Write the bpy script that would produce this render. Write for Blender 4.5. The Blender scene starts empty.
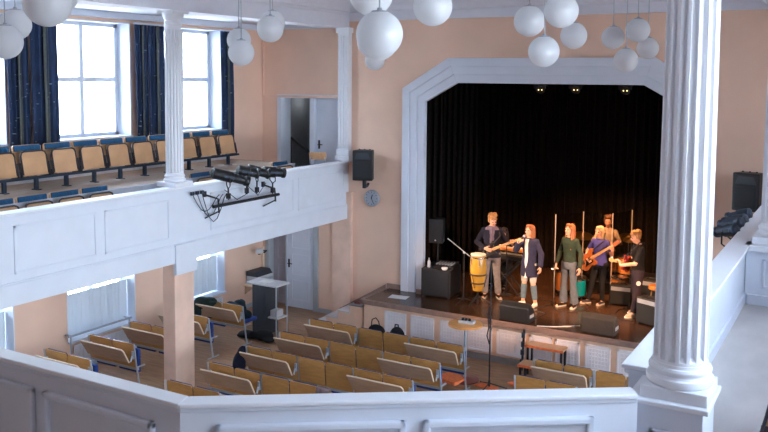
import bpy, bmesh, math, random
from mathutils import Vector, Matrix, Euler
random.seed(7)
PI = math.pi
V = Vector
S = bpy.context.scene
COL = S.collection

# ---------------------------------------------------------------- camera
cam_d = bpy.data.cameras.new('camera')
cam = bpy.data.objects.new('camera', cam_d); COL.objects.link(cam)
cam_d.sensor_fit = 'HORIZONTAL'; cam_d.sensor_width = 36.0
cam_d.lens = 842.19 / 768 * 36.0
cam_d.shift_x = (384 - 389.33) / 768
cam_d.shift_y = (145.68 - 216) / 768
cam_d.clip_start = 0.05; cam_d.clip_end = 200
_yaw, _pit, _rol = 0.517144091, -0.0815940010, -0.00854906089
_R = Matrix.Rotation(_yaw, 3, 'Z') @ Matrix.Rotation(_pit, 3, 'X') @ Matrix.Rotation(_rol, 3, 'Y')
_rx, _fy, _uz = _R.col[0], _R.col[1], _R.col[2]
cam.matrix_world = Matrix(((_rx.x, _uz.x, -_fy.x, 0.0), (_rx.y, _uz.y, -_fy.y, 0.0),
                           (_rx.z, _uz.z, -_fy.z, 5.5), (0, 0, 0, 1)))
S.camera = cam

# ---------------------------------------------------------------- world / exposure
S.view_settings.view_transform = 'Standard'
S.view_settings.look = 'None'
S.view_settings.exposure = 0.24
S.view_settings.gamma = 1.0
S.view_settings.use_curve_mapping = False
S.cycles.sample_clamp_indirect = 6.0
S.cycles.max_bounces = 10
S.cycles.diffuse_bounces = 6
S.cycles.caustics_reflective = False
S.cycles.caustics_refractive = False
W = bpy.data.worlds.new('sky'); S.world = W; W.use_nodes = True
_n = W.node_tree.nodes; _bg = _n['Background']
_tc = _n.new('ShaderNodeTexCoord'); _gr = _n.new('ShaderNodeTexGradient'); _mp = _n.new('ShaderNodeMapping')
_cr = _n.new('ShaderNodeValToRGB'); _sx = _n.new('ShaderNodeSeparateXYZ')
W.node_tree.links.new(_tc.outputs['Generated'], _sx.inputs[0])
W.node_tree.links.new(_sx.outputs['Z'], _cr.inputs[0])
W.node_tree.links.new(_cr.outputs[0], _bg.inputs[0])
_cr.color_ramp.elements[0].position = 0.0; _cr.color_ramp.elements[0].color = (0.80, 0.87, 0.97, 1)
_cr.color_ramp.elements[1].position = 0.7; _cr.color_ramp.elements[1].color = (0.62, 0.77, 1.0, 1)
_bg.inputs[1].default_value = 30.0

def portal(name, loc, sx, sz, facing):
    d = bpy.data.lights.new(name, 'AREA'); d.shape = 'RECTANGLE'; d.size = sx; d.size_y = sz
    o = bpy.data.objects.new(name, d); COL.objects.link(o); o.location = loc
    o.rotation_euler = V(facing).to_track_quat('-Z', 'Y').to_euler()
    d.cycles.is_portal = True
    return o

def spot(name, loc, target, power, color, angle=0.6, blend=0.5, r=0.06):
    d = bpy.data.lights.new(name, 'SPOT'); d.energy = power; d.color = color; d.spot_size = angle
    d.spot_blend = blend; d.shadow_soft_size = r
    o = bpy.data.objects.new(name, d); COL.objects.link(o); o.location = loc
    o.rotation_euler = (V(target) - V(loc)).to_track_quat('-Z', 'Y').to_euler()
    return o

# room constants (metres): hall axis X = -5.74, stage wall at Y = 16, floor Z = 0
CX = -5.74
YW = 16.0
XL, XR = -12.6, 1.12
ZS = 0.83           # stage floor
# window bays along the side walls
UZ = (4.28, 6.5)
LZ = (0.55, 2.12)
WIN = {('l', 'u'): [(4.65, 6.43), (7.35, 9.12), (10.07, 11.87), (12.74, 14.54)],
       ('l', 'd'): [(4.75, 6.40), (7.50, 9.15), (10.25, 11.90), (12.95, 14.60)],
       ('r', 'u'): [(2.95, 3.7), (4.75, 6.4), (7.5, 9.15), (13.2, 14.1)],  # unseen side: narrow first and last bays added to balance the light
       ('r', 'd'): [(4.75, 6.40), (7.50, 9.15), (10.25, 11.90), (12.95, 14.60)]}
for (_s, _f), _l in WIN.items():
    for a, b in _l:
        zz = UZ if _f == 'u' else LZ
        portal('window_daylight', (XL - 0.42 if _s == 'l' else XR + 0.42, (a + b) / 2, sum(zz) / 2), b - a, zz[1] - zz[0], (1 if _s == 'l' else -1, 0, 0))

# ---------------------------------------------------------------- materials
MATS = {}
def lin(c):
    return tuple(((v / 255) / 12.92 if v / 255 <= 0.04045 else ((v / 255 + 0.055) / 1.055) ** 2.4) for v in c)
def mat(name, rgb, rough=0.6, metal=0.0, vary=0.06, scale=6.0, bump=0.0, spec=0.4, coat=0.0, stretch=None, detail=4.0):
    m = bpy.data.materials.new(name); m.use_nodes = True
    nt = m.node_tree; b = nt.nodes['Principled BSDF']
    b.inputs['Roughness'].default_value = rough; b.inputs['Metallic'].default_value = metal
    b.inputs['Specular IOR Level'].default_value = spec
    if coat: b.inputs['Coat Weight'].default_value = coat
    tc = nt.nodes.new('ShaderNodeTexCoord'); mp = nt.nodes.new('ShaderNodeMapping')
    nz = nt.nodes.new('ShaderNodeTexNoise'); rp = nt.nodes.new('ShaderNodeValToRGB')
    nt.links.new(tc.outputs['Object'], mp.inputs[0]); nt.links.new(mp.outputs[0], nz.inputs['Vector'])
    if stretch: mp.inputs['Scale'].default_value = stretch
    nz.inputs['Scale'].default_value = scale; nz.inputs['Detail'].default_value = detail
    nt.links.new(nz.outputs['Fac'], rp.inputs[0])
    rp.color_ramp.elements[0].position = 0.3; rp.color_ramp.elements[1].position = 0.7
    rp.color_ramp.elements[0].color = tuple(max(0, c * (1 - vary)) for c in rgb) + (1,)
    rp.color_ramp.elements[1].color = tuple(min(1, c * (1 + vary)) for c in rgb) + (1,)
    nt.links.new(rp.outputs[0], b.inputs['Base Color'])
    if bump:
        bp = nt.nodes.new('ShaderNodeBump'); bp.inputs['Strength'].default_value = bump
        bp.inputs['Distance'].default_value = 0.02
        nt.links.new(nz.outputs['Fac'], bp.inputs['Height']); nt.links.new(bp.outputs[0], b.inputs['Normal'])
    MATS[name] = m
    return m

white = mat('white_paint', (0.69, 0.735, 0.82), 0.5, vary=0.03, scale=3)
white2 = mat('white_column_paint', (0.80, 0.82, 0.87), 0.42, vary=0.02, scale=3)
ceilm = mat('ceiling_paint', (0.72, 0.73, 0.80), 0.8, vary=0.02)
peach = mat('peach_plaster', (0.80, 0.55, 0.42), 0.85, vary=0.05, scale=1.2, bump=0.05)
pink = mat('pink_marbled_plaster', (0.76, 0.53, 0.42), 0.6, vary=0.12, scale=2.5)
floorw = mat('brown_parquet', (0.30, 0.165, 0.09), 0.42, vary=0.3, scale=3, stretch=(1, 6, 1), bump=0.03)
gfloor = mat('grey_linoleum', (0.57, 0.53, 0.51), 0.55, vary=0.14, scale=1.6, stretch=(1.6, 0.7, 1))
tierm = mat('tier_wood', (0.36, 0.27, 0.21), 0.6, vary=0.15, scale=4, stretch=(4, 1, 1))
riserm = mat('riser_grey', (0.52, 0.52, 0.56), 0.7, vary=0.1)
blackcloth = mat('black_velvet', (0.012, 0.009, 0.008), 0.95, vary=0.3, scale=20, spec=0.1)
blackwall = mat('black_paint', (0.012, 0.011, 0.012), 0.9, spec=0.1)
stagef = mat('dark_stage_boards', (0.040, 0.022, 0.014), 0.20, vary=0.4, scale=4, stretch=(1, 7, 1), spec=0.5)
stageedge = mat('stage_edge_trim', (0.26, 0.17, 0.14), 0.5, vary=0.2)
pale = mat('pale_peach_panel', (0.86, 0.60, 0.44), 0.7, vary=0.04)
grille = mat('pale_grille', (0.86, 0.83, 0.86), 0.6, vary=0.05)
skirtg = mat('grey_skirting', (0.22, 0.21, 0.22), 0.6)
ochre = mat('ochre_plywood', (0.45, 0.23, 0.072), 0.45, vary=0.16, scale=5, stretch=(1, 1, 5), coat=0.15)
beech = mat('beech_board', (0.46, 0.31, 0.21), 0.5, vary=0.1, scale=4, stretch=(1, 6, 6))
beechedge = mat('beech_edge', (0.85, 0.70, 0.53), 0.5, vary=0.08)
seatwood = mat('seat_plywood', (0.53, 0.30, 0.15), 0.45, vary=0.1, scale=4, stretch=(4, 1, 1), coat=0.15)
navy = mat('navy_upholstery', (0.02, 0.035, 0.13), 0.85, vary=0.2, scale=40)
blue = mat('blue_upholstery', (0.018, 0.05, 0.22), 0.85, vary=0.2, scale=40)
petrol = mat('petrol_upholstery', (0.012, 0.075, 0.16), 0.85, vary=0.25, scale=30)
orangef = mat('flat_orange', (0.85, 0.21, 0.07), 0.8, vary=0.15, scale=20)
steel = mat('grey_steel', (0.42, 0.46, 0.52), 0.4, metal=0.4, vary=0.05)
darkedge = mat('dark_edge', (0.03, 0.024, 0.03), 0.5)
blacksteel = mat('black_steel', (0.02, 0.022, 0.027), 0.45, metal=0.2)
bluesteel = mat('dark_blue_steel', (0.022, 0.036, 0.062), 0.5, metal=0.2)
blackplastic = mat('black_plastic', (0.012, 0.013, 0.015), 0.5, vary=0.15)
darkgrey = mat('charcoal_laminate', (0.035, 0.04, 0.05), 0.5)
lightgrey = mat('light_grey_laminate', (0.62, 0.62, 0.64), 0.5)
grillecloth = mat('speaker_grille', (0.012, 0.014, 0.017), 0.7, vary=0.5, scale=120)
doorw = mat('door_white', (0.66, 0.71, 0.80), 0.45, vary=0.02)
lilac_shade = mat('door_shaded_lilac', (0.42, 0.38, 0.42), 0.55, vary=0.04)  # shadow on the recessed left leaf is put into this colour
doorg = mat('door_frame_grey', (0.40, 0.43, 0.46), 0.5, vary=0.04)
darkroom = mat('corridor_grey', (0.26, 0.27, 0.285), 0.8)
def opalm():
    m = bpy.data.materials.new('opal_glass'); m.use_nodes = True; nt = m.node_tree
    nt.nodes.remove(nt.nodes['Principled BSDF']); out = nt.nodes['Material Output']
    d = nt.nodes.new('ShaderNodeBsdfDiffuse'); d.inputs[0].default_value = (0.84, 0.86, 0.89, 1)
    t = nt.nodes.new('ShaderNodeBsdfTranslucent'); t.inputs[0].default_value = (0.90, 0.92, 0.94, 1)
    mx = nt.nodes.new('ShaderNodeMixShader'); mx.inputs[0].default_value = 0.5
    g = nt.nodes.new('ShaderNodeBsdfGlossy'); g.inputs['Roughness'].default_value = 0.25
    m2 = nt.nodes.new('ShaderNodeMixShader'); m2.inputs[0].default_value = 0.04
    nt.links.new(d.outputs[0], mx.inputs[1]); nt.links.new(t.outputs[0], mx.inputs[2])
    nt.links.new(mx.outputs[0], m2.inputs[1]); nt.links.new(g.outputs[0], m2.inputs[2]); nt.links.new(m2.outputs[0], out.inputs[0])
    return m
opal = opalm()
chrome = mat('chrome', (0.7, 0.7, 0.72), 0.2, metal=1.0, vary=0.02)
brass = mat('brass', (0.75, 0.48, 0.16), 0.3, metal=1.0, vary=0.1)
facade = mat('pale_facade', (0.80, 0.79, 0.76), 0.9, vary=0.05)
facadew = mat('facade_window', (0.55, 0.60, 0.66), 0.3)
tabletop = mat('orange_beech_top', (0.80, 0.36, 0.11), 0.35, vary=0.12, scale=3, stretch=(1, 5, 1))
stepwood = mat('step_wood', (0.62, 0.36, 0.20), 0.5, vary=0.1, scale=3)
redbase = mat('dark_red_base', (0.22, 0.06, 0.05), 0.4)
paper = mat('white_paper', (0.8, 0.8, 0.8), 0.8)
cond = mat('yellow_drum_shell', (0.40, 0.23, 0.03), 0.3, vary=0.12, scale=5, coat=0.3)
drumskin = mat('drum_skin', (0.75, 0.68, 0.55), 0.6)
teal = mat('teal_drum_shell', (0.0, 0.18, 0.21), 0.3, vary=0.1, coat=0.3)
amber = mat('amber_drum_shell', (0.60, 0.22, 0.05), 0.3, vary=0.15, coat=0.3)
darkgtr = mat('black_lacquer', (0.015, 0.012, 0.014), 0.2, coat=0.5)
sunburst = mat('amber_lacquer', (0.30, 0.09, 0.025), 0.25, vary=0.3, scale=8, coat=0.5)
redgtr = mat('dark_red_lacquer', (0.25, 0.03, 0.025), 0.25, coat=0.5)
maple = mat('maple_neck', (0.55, 0.33, 0.15), 0.4, vary=0.1)
skin = mat('skin', (0.62, 0.33, 0.22), 0.5, vary=0.05, scale=12)
lipm = mat('lips', (0.45, 0.14, 0.12), 0.5)
eyem = mat('eye_dark', (0.03, 0.02, 0.02), 0.2)
def cloth(name, rgb, **k): return mat(name, rgb, 0.9, vary=0.15, scale=18, bump=0.15, spec=0.2, **k)
c_navy = cloth('navy_cotton', (0.011, 0.012, 0.026)); c_coat = cloth('navy_denim', (0.024, 0.025, 0.055))
c_grey = cloth('grey_cotton', (0.16, 0.15, 0.16)); c_black = cloth('black_cotton', (0.012, 0.012, 0.014))
c_mauve = cloth('mauve_shirt', (0.13, 0.10, 0.14)); c_green = cloth('dark_green_knit', (0.022, 0.036, 0.025))
c_jean = cloth('grey_blue_denim', (0.085, 0.10, 0.125)); c_pale = cloth('pale_denim', (0.40, 0.40, 0.38))
c_shin = cloth('blue_denim', (0.10, 0.15, 0.20)); c_blue = cloth('royal_blue_jersey', (0.05, 0.05, 0.22))
c_tan = cloth('tan_shirt', (0.36, 0.28, 0.21)); c_white = cloth('white_cotton', (0.7, 0.68, 0.66))
c_plum = cloth('plum_black_cotton', (0.035, 0.025, 0.035))
h_ginger = mat('ginger_hair', (0.25, 0.09, 0.033), 0.6, vary=0.3, scale=30, stretch=(1, 1, .2))
h_blond = mat('blonde_hair', (0.58, 0.38, 0.20), 0.6, vary=0.3, scale=30, stretch=(1, 1, .2))
h_light = mat('light_brown_hair', (0.36, 0.17, 0.06), 0.6, vary=0.3, scale=30)
h_brown = mat('brown_hair', (0.13, 0.06, 0.03), 0.6, vary=0.3, scale=30)
h_dark = mat('black_hair', (0.015, 0.01, 0.01), 0.5, vary=0.3, scale=30)
sole = mat('cream_rubber', (0.42, 0.38, 0.33), 0.7)

def glassm(name, tint, gl=0.12):
    m = bpy.data.materials.new(name); m.use_nodes = True; nt = m.node_tree
    nt.nodes.remove(nt.nodes['Principled BSDF']); out = nt.nodes['Material Output']
    t = nt.nodes.new('ShaderNodeBsdfTransparent'); t.inputs[0].default_value = tint + (1,)
    g = nt.nodes.new('ShaderNodeBsdfGlossy'); g.inputs['Roughness'].default_value = 0.03
    mx = nt.nodes.new('ShaderNodeMixShader'); fr = nt.nodes.new('ShaderNodeFresnel'); fr.inputs[0].default_value = 1.3
    mu = nt.nodes.new('ShaderNodeMath'); mu.operation = 'MULTIPLY'; mu.inputs[1].default_value = gl * 8
    nt.links.new(fr.outputs[0], mu.inputs[0]); nt.links.new(mu.outputs[0], mx.inputs[0])
    nt.links.new(t.outputs[0], mx.inputs[1]); nt.links.new(g.outputs[0], mx.inputs[2])
    nt.links.new(mx.outputs[0], out.inputs[0]); return m
glass = glassm('window_glass', (0.94, 0.97, 0.98))
acrylic = glassm('clear_acrylic', (0.86, 0.84, 0.81), 0.05)

def blindm():
    m = bpy.data.materials.new('white_blind_cloth'); m.use_nodes = True; nt = m.node_tree
    nt.nodes.remove(nt.nodes['Principled BSDF']); out = nt.nodes['Material Output']
    d = nt.nodes.new('ShaderNodeBsdfDiffuse'); d.inputs[0].default_value = (0.66, 0.72, 0.78, 1)
    t = nt.nodes.new('ShaderNodeBsdfTranslucent')
    nz = nt.nodes.new('ShaderNodeTexNoise'); nz.inputs['Scale'].default_value = 2.2
    rp = nt.nodes.new('ShaderNodeValToRGB'); rp.color_ramp.elements[0].color = (0.012, 0.014, 0.016, 1)
    rp.color_ramp.elements[1].color = (0.045, 0.05, 0.055, 1); rp.color_ramp.elements[0].position = .35; rp.color_ramp.elements[1].position = .6
    tc = nt.nodes.new('ShaderNodeTexCoord'); mp = nt.nodes.new('ShaderNodeMapping'); mp.inputs['Scale'].default_value = (1, 1, .35)
    nt.links.new(tc.outputs['Object'], mp.inputs[0]); nt.links.new(mp.outputs[0], nz.inputs['Vector'])
    nt.links.new(nz.outputs['Fac'], rp.inputs[0]); nt.links.new(rp.outputs[0], t.inputs[0])
    a = nt.nodes.new('ShaderNodeAddShader')
    nt.links.new(d.outputs[0], a.inputs[0]); nt.links.new(t.outputs[0], a.inputs[1]); nt.links.new(a.outputs[0], out.inputs[0])
    return m
blindmat = blindm()

def curtainm():
    m = mat('navy_patterned_curtain', (0.012, 0.028, 0.075), 0.85, vary=0.25, scale=3)
    nt = m.node_tree; b = nt.nodes['Principled BSDF']
    src = b.inputs['Base Color'].links[0].from_socket
    vo = nt.nodes.new('ShaderNodeTexNoise'); vo.inputs['Scale'].default_value = 9; vo.inputs['Detail'].default_value = 1.5
    rp = nt.nodes.new('ShaderNodeValToRGB'); e = rp.color_ramp.elements
    e[0].position = 0.70; e[0].color = (0, 0, 0, 1); e[1].position = 0.74; e[1].color = (1, 1, 1, 1)
    tc = nt.nodes.new('ShaderNodeTexCoord'); mp = nt.nodes.new('ShaderNodeMapping'); mp.inputs['Scale'].default_value = (1, 1, 2.2)
    mp.inputs['Rotation'].default_value = (0.6, 0, 0)
    nt.links.new(tc.outputs['Object'], mp.inputs[0]); nt.links.new(mp.outputs[0], vo.inputs['Vector'])
    mx = nt.nodes.new('ShaderNodeMix'); mx.data_type = 'RGBA'
    nt.links.new(vo.outputs['Fac'], rp.inputs[0]); nt.links.new(rp.outputs[0], mx.inputs['Factor'])
    nt.links.new(src, mx.inputs['A']); mx.inputs['B'].default_value = (0.30, 0.36, 0.45, 1)
    nt.links.new(mx.outputs['Result'], b.inputs['Base Color']); return m
curtm = curtainm()
olive = cloth('olive_curtain_lining', (0.10, 0.11, 0.10))

def emit(name, rgb, st):
    m = bpy.data.materials.new(name); m.use_nodes = True; b = m.node_tree.nodes['Principled BSDF']
    b.inputs['Base Color'].default_value = rgb + (1,); b.inputs['Emission Color'].default_value = rgb + (1,)
    b.inputs['Emission Strength'].default_value = st; return m
lens_warm = emit('lit_lens_warm', (1.0, 0.75, 0.45), 2.0)
lens_cool = emit('lit_lens_cool', (0.75, 0.9, 1.0), 0.6)
led = emit('small_led', (1.0, 0.75, 0.3), 3.0)

# ---------------------------------------------------------------- mesh helpers
def BM(): return bmesh.new()
def xf(bm, vs, M):
    for v in vs: v.co = M @ v.co
def box(bm, x0, x1, y0, y1, z0, z1, M=None):
    vs = [bm.verts.new((x, y, z)) for x in (x0, x1) for y in (y0, y1) for z in (z0, z1)]
    for f in ((0, 1, 3, 2), (4, 6, 7, 5), (0, 4, 5, 1), (2, 3, 7, 6), (0, 2, 6, 4), (1, 5, 7, 3)):
        bm.faces.new([vs[i] for i in f])
    if M is not None: xf(bm, vs, M)
    return vs
def ring_frame(d):
    d = d.normalized(); a = V((0, 0, 1)) if abs(d.z) < 0.9 else V((1, 0, 0))
    u = d.cross(a).normalized(); return u, d.cross(u).normalized()
def tube(bm, p0, p1, r0, r1=None, n=10, cap=True):
    p0, p1 = V(p0), V(p1); r1 = r0 if r1 is None else r1
    u, w = ring_frame(p1 - p0); A = []; B = []
    for i in range(n):
        a = 2 * PI * i / n; d = u * math.cos(a) + w * math.sin(a)
        A.append(bm.verts.new(p0 + d * r0)); B.append(bm.verts.new(p1 + d * r1))
    for i in range(n):
        j = (i + 1) % n; bm.faces.new((A[i], A[j], B[j], B[i]))
    if cap: bm.faces.new(A[::-1]); bm.faces.new(B)
def path(bm, pts, r, n=8):
    pts = [V(p) for p in pts]; rings = []
    for k, p in enumerate(pts):
        d = (pts[min(k + 1, len(pts) - 1)] - pts[max(k - 1, 0)])
        u, w = ring_frame(d)
        if rings:
            pu = rings[-1][1]; u = (pu - d.normalized() * pu.dot(d.normalized())).normalized(); w = d.normalized().cross(u)
        rings.append(([bm.verts.new(p + (u * math.cos(2 * PI * i / n) + w * math.sin(2 * PI * i / n)) * r) for i in range(n)], u))
    for a, b in zip(rings, rings[1:]):
        for i in range(n):
            j = (i + 1) % n; bm.faces.new((a[0][i], a[0][j], b[0][j], b[0][i]))
    bm.faces.new(rings[0][0][::-1]); bm.faces.new(rings[-1][0])
def lathe(bm, prof, n=24, c=(0, 0, 0), M=None, flute=0):
    rings = []; allv = []
    for r, z in prof:
        rg = [bm.verts.new((c[0] + r * math.cos(2 * PI * i / n), c[1] + r * math.sin(2 * PI * i / n), c[2] + z)) for i in range(n)]
        rings.append(rg); allv += rg
    for a, b in zip(rings, rings[1:]):
        for i in range(n):
            j = (i + 1) % n; bm.faces.new((a[i], a[j], b[j], b[i]))
    bm.faces.new(rings[0][::-1]); bm.faces.new(rings[-1])
    if M is not None: xf(bm, allv, M)
    return allv
def prism(bm, poly, d0, d1, axis='z', M=None):
    def P(a, b, d): return {'z': (a, b, d), 'y': (a, d, b), 'x': (d, a, b)}[axis]
    A = [bm.verts.new(P(a, b, d0)) for a, b in poly]; B = [bm.verts.new(P(a, b, d1)) for a, b in poly]
    n = len(poly)
    for i in range(n):
        j = (i + 1) % n; bm.faces.new((A[i], A[j], B[j], B[i]))
    bm.faces.new(A[::-1]); bm.faces.new(B)
    if M is not None: xf(bm, A + B, M)
def ell(bm, c, r, M=None, u=14, v=9):
    r = (r, r, r) if not hasattr(r, '__len__') else r
    Mx = Matrix.Translation(V(c)) @ (M if M is not None else Matrix.Identity(4)) @ Matrix.Diagonal((r[0], r[1], r[2], 1))
    bmesh.ops.create_uvsphere(bm, u_segments=u, v_segments=v, radius=1.0, matrix=Mx)
def caps(bm, p0, p1, r0, r1, n=12):
    tube(bm, p0, p1, r0, r1, n); ell(bm, p0, r0, u=n, v=8); ell(bm, p1, r1, u=n, v=8)
def loft(bm, rings, n=20):
    L = []
    for c, rx, ry in rings:
        c = V(c); L.append([bm.verts.new(c + V((rx * math.cos(2 * PI * i / n), ry * math.sin(2 * PI * i / n), 0))) for i in range(n)])
    for a, b in zip(L, L[1:]):
        for i in range(n):
            j = (i + 1) % n; bm.faces.new((a[i], a[j], b[j], b[i]))
    bm.faces.new(L[0][::-1]); bm.faces.new(L[-1])

def link(name, me, m, parent=None):
    o = bpy.data.objects.new(name, me); COL.objects.link(o)
    if m is not None:
        me.materials.clear()
        for x in (m if isinstance(m, (list, tuple)) else [m]): me.materials.append(x)
    if parent is not None: o.parent = parent
    return o
def obj(name, bm, m, parent=None, smooth=False, bevel=0.0, seg=2):
    bmesh.ops.recalc_face_normals(bm, faces=bm.faces)
    me = bpy.data.meshes.new(name); bm.to_mesh(me); bm.free()
    if smooth:
        for p in me.polygons: p.use_smooth = True
    o = link(name, me, m, parent)
    if smooth:
        try: me.set_sharp_from_angle(angle=math.radians(28))
        except Exception: pass
    if bevel:
        md = o.modifiers.new('bevel', 'BEVEL'); md.width = bevel; md.segments = seg; md.limit_method = 'ANGLE'
    return o
def voxel(name, bm, m, parent, vox, it=3):
    bmesh.ops.recalc_face_normals(bm, faces=bm.faces)
    me = bpy.data.meshes.new('tmp'); bm.to_mesh(me); bm.free()
    t = bpy.data.objects.new('tmp', me); COL.objects.link(t)
    r = t.modifiers.new('r', 'REMESH'); r.mode = 'VOXEL'; r.voxel_size = vox
    s = t.modifiers.new('s', 'SMOOTH'); s.iterations = it; s.factor = 0.5
    dg = bpy.context.evaluated_depsgraph_get(); dg.update()
    nm = bpy.data.meshes.new_from_object(t.evaluated_get(dg))
    bpy.data.objects.remove(t); bpy.data.meshes.remove(me)
    nm.name = name
    for p in nm.polygons: p.use_smooth = True
    return link(name, nm, m, parent)
def tag(o, label, cat, group=None):
    o['label'] = label; o['category'] = cat
    if group: o['group'] = group
    return o
def thing(name, label, cat, loc=(0, 0, 0), rz=0, group=None):
    o = bpy.data.objects.new(name, None); COL.objects.link(o); o.empty_display_size = 0.1
    o.location = loc; o.rotation_euler = (0, 0, rz); return tag(o, label, cat, group)
def struct(name, bm, m, smooth=False, bevel=0):
    o = obj(name, bm, m, None, smooth, bevel); o['kind'] = 'structure'; return o
def dup(root, loc, rz=None, label=None, group=None):
    r = root.copy(); COL.objects.link(r); r.location = loc
    if rz is not None: r.rotation_euler = (0, 0, rz)
    if label: r['label'] = label
    if group: r['group'] = group
    for ch in list(root.children):
        c = ch.copy(); COL.objects.link(c); c.parent = r
        for g in list(ch.children):
            d = g.copy(); COL.objects.link(d); d.parent = c
    return r
def alongdir(loc, d, up=(0, 0, 1)):   # frame whose +X runs along d
    d = V(d).normalized(); w = V(up); y = w.cross(d).normalized(); z = d.cross(y)
    return Matrix(((d.x, y.x, z.x, loc[0]), (d.y, y.y, z.y, loc[1]), (d.z, y.z, z.z, loc[2]), (0, 0, 0, 1)))
ORD = ['first', 'second', 'third', 'fourth', 'fifth', 'sixth', 'seventh', 'eighth', 'ninth', 'tenth', 'eleventh', 'twelfth', 'thirteenth', 'fourteenth']

# ================================================================ ROOM SHELL
bm = BM(); box(bm, -13.1, 1.6, -2.0, 20.6, -0.12, 0); struct('floor', bm, floorw)
bm = BM(); box(bm, -13.1, 1.6, -2.0, 16.4, 7.5, 7.7)
# coving around the hall ceiling
def cove(bm):
    pts = [(0, 6.72), (0.10, 6.72), (0.10, 6.90), (0.16, 6.94), (0.20, 7.02), (0.55, 7.42), (0.75, 7.5), (0, 7.5)]
    prism(bm, [(YW + 0.02 - a, z) for a, z in pts], -10.1, -1.35, 'x')
cove(bm)
struct('ceiling', bm, ceilm)

def side_wall(name, xin, xout, m):
    bm = BM(); x0, x1 = min(xin, xout), max(xin, xout)
    for f, zz, zlo, zhi in (('d', LZ, 0, 3.2), ('u', UZ, 3.2, 7.5)):
        cur = -1.5
        for a, b in WIN[(name[5], f)]:
            box(bm, x0, x1, cur, a, zlo, zhi); cur = b
            box(bm, x0, x1, a, b, zlo, zz[0]); box(bm, x0, x1, a, b, zz[1], zhi)
        box(bm, x0, x1, cur, YW + 0.3, zlo, zhi)
    return struct(name, bm, m)
side_wall('wall_left', XL, XL - 0.45, peach)
side_wall('wall_right', XR, XR + 0.45, peach)
bm = BM(); box(bm, -13.05, 1.57, -1.8, -1.5, 0, 7.5); struct('wall_rear', bm, peach)

# white window reveals (lining boards), frames, panes
def window(k, side, a, b, z0, z1, lower):
    s = 1 if side == 'l' else -1
    xw = XL if side == 'l' else XR
    def X(d): return xw - s * d      # d = depth into the wall
    bm = BM()
    def bx(d0, d1, y0, y1, zz0, zz1): box(bm, min(X(d0), X(d1)), max(X(d0), X(d1)), y0, y1, zz0, zz1)
    t = 0.02
    bx(-0.01, 0.45, a, a + t, z0, z1); bx(-0.01, 0.45, b - t, b, z0, z1); bx(-0.01, 0.45, a, b, z1 - t, z1)
    bx(-0.06, 0.45, a, b, z0, z0 + 0.035)
    f = 0.07
    bx(0.33, 0.40, a + t, a + t + f, z0, z1); bx(0.33, 0.40, b - t - f, b - t, z0, z1)
    bx(0.33, 0.40, a, b, z1 - t - f, z1 - t); bx(0.33, 0.40, a, b, z0, z0 + 0.10)
    m = (a + b) / 2
    bx(0.32, 0.40, m - 0.045, m + 0.045, z0, z1)
    if not lower: bx(0.325, 0.40, a, b, 5.36, 5.45)
    o = struct('window_%d' % k, bm, white)
    g = BM(); bx2 = box(g, min(X(0.365), X(0.372)), max(X(0.365), X(0.372)), a + t, b - t, z0 + .03, z1 - t)
    p = obj('pane', g, glass, o)
    if lower and side == 'l' and a > 4:
        g = BM()
        n = 40; top = 1.405
        vs = []
        for i in range(n + 1):
            y = a + 0.03 + (b - a - 0.06) * i / n
            d = 0.20 + 0.012 * math.sin(i * 1.1) + 0.006 * math.sin(i * 2.7)
            vs.append((g.verts.new((X(d), y, z0 + 0.06)), g.verts.new((X(d), y, top)), g.verts.new((X(d + .006), y, top)), g.verts.new((X(d + .006), y, z0 + 0.06))))
        for q, r in zip(vs, vs[1:]):
            for i in range(4):
                j = (i + 1) % 4; g.faces.new((q[i], q[j], r[j], r[i]))
        g.faces.new(vs[0]); g.faces.new(vs[-1][::-1])
        obj('blind', g, blindmat, o)
    return o
k = 1
for (side, fl_), lst in WIN.items():
    for a, b in lst:
        zz = UZ if fl_ == 'u' else LZ
        window(k, side, a, b, zz[0], zz[1], fl_ == 'd'); k += 1

# ---- back wall with stage opening and doors
IL, IR, IT = -8.21, -2.92, 5.41         # proscenium opening
ICZ = 4.97; ICX = 0.72
OL, OR, OT = -8.73, -2.40, 5.90
bm = BM()
yb0, yb1 = YW, YW + 0.35
# upper gallery doors: dark opening X -12.05..-11.19 ; white door -11.10..-10.42 ; lower doors -12.46..-11.05
UD = (-12.05, -11.19); UD2 = (-11.10, -10.40); UDZ = (2.9, 5.02)
LD = (-12.46, -11.02); LDZ = 2.15
box(bm, -13.05, LD[0], yb0, yb1, 0, LDZ + .2); box(bm, LD[1], OL + .3, yb0, yb1, 0, LDZ + .2)
box(bm, LD[0], LD[1], yb0, yb1, LDZ, LDZ + .2)
box(bm, -13.05, OL + .3, yb0, yb1, LDZ + .2, UDZ[0])
box(bm, -13.05, UD[0], yb0, yb1, UDZ[0], UDZ[1]); box(bm, UD[1], UD2[0], yb0, yb1, UDZ[0], UDZ[1])
box(bm, UD2[1], OL + .3, yb0, yb1, UDZ[0], UDZ[1])
box(bm, -13.05, OL + .3, yb0, yb1, UDZ[1], 7.5)
box(bm, OL + .3, OR - .3, yb0, yb1, IT + 0.02, 7.5)
box(bm, OR - .3, 1.57, yb0, yb1, 0, 7.5)
struct('wall_back', bm, peach)

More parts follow.
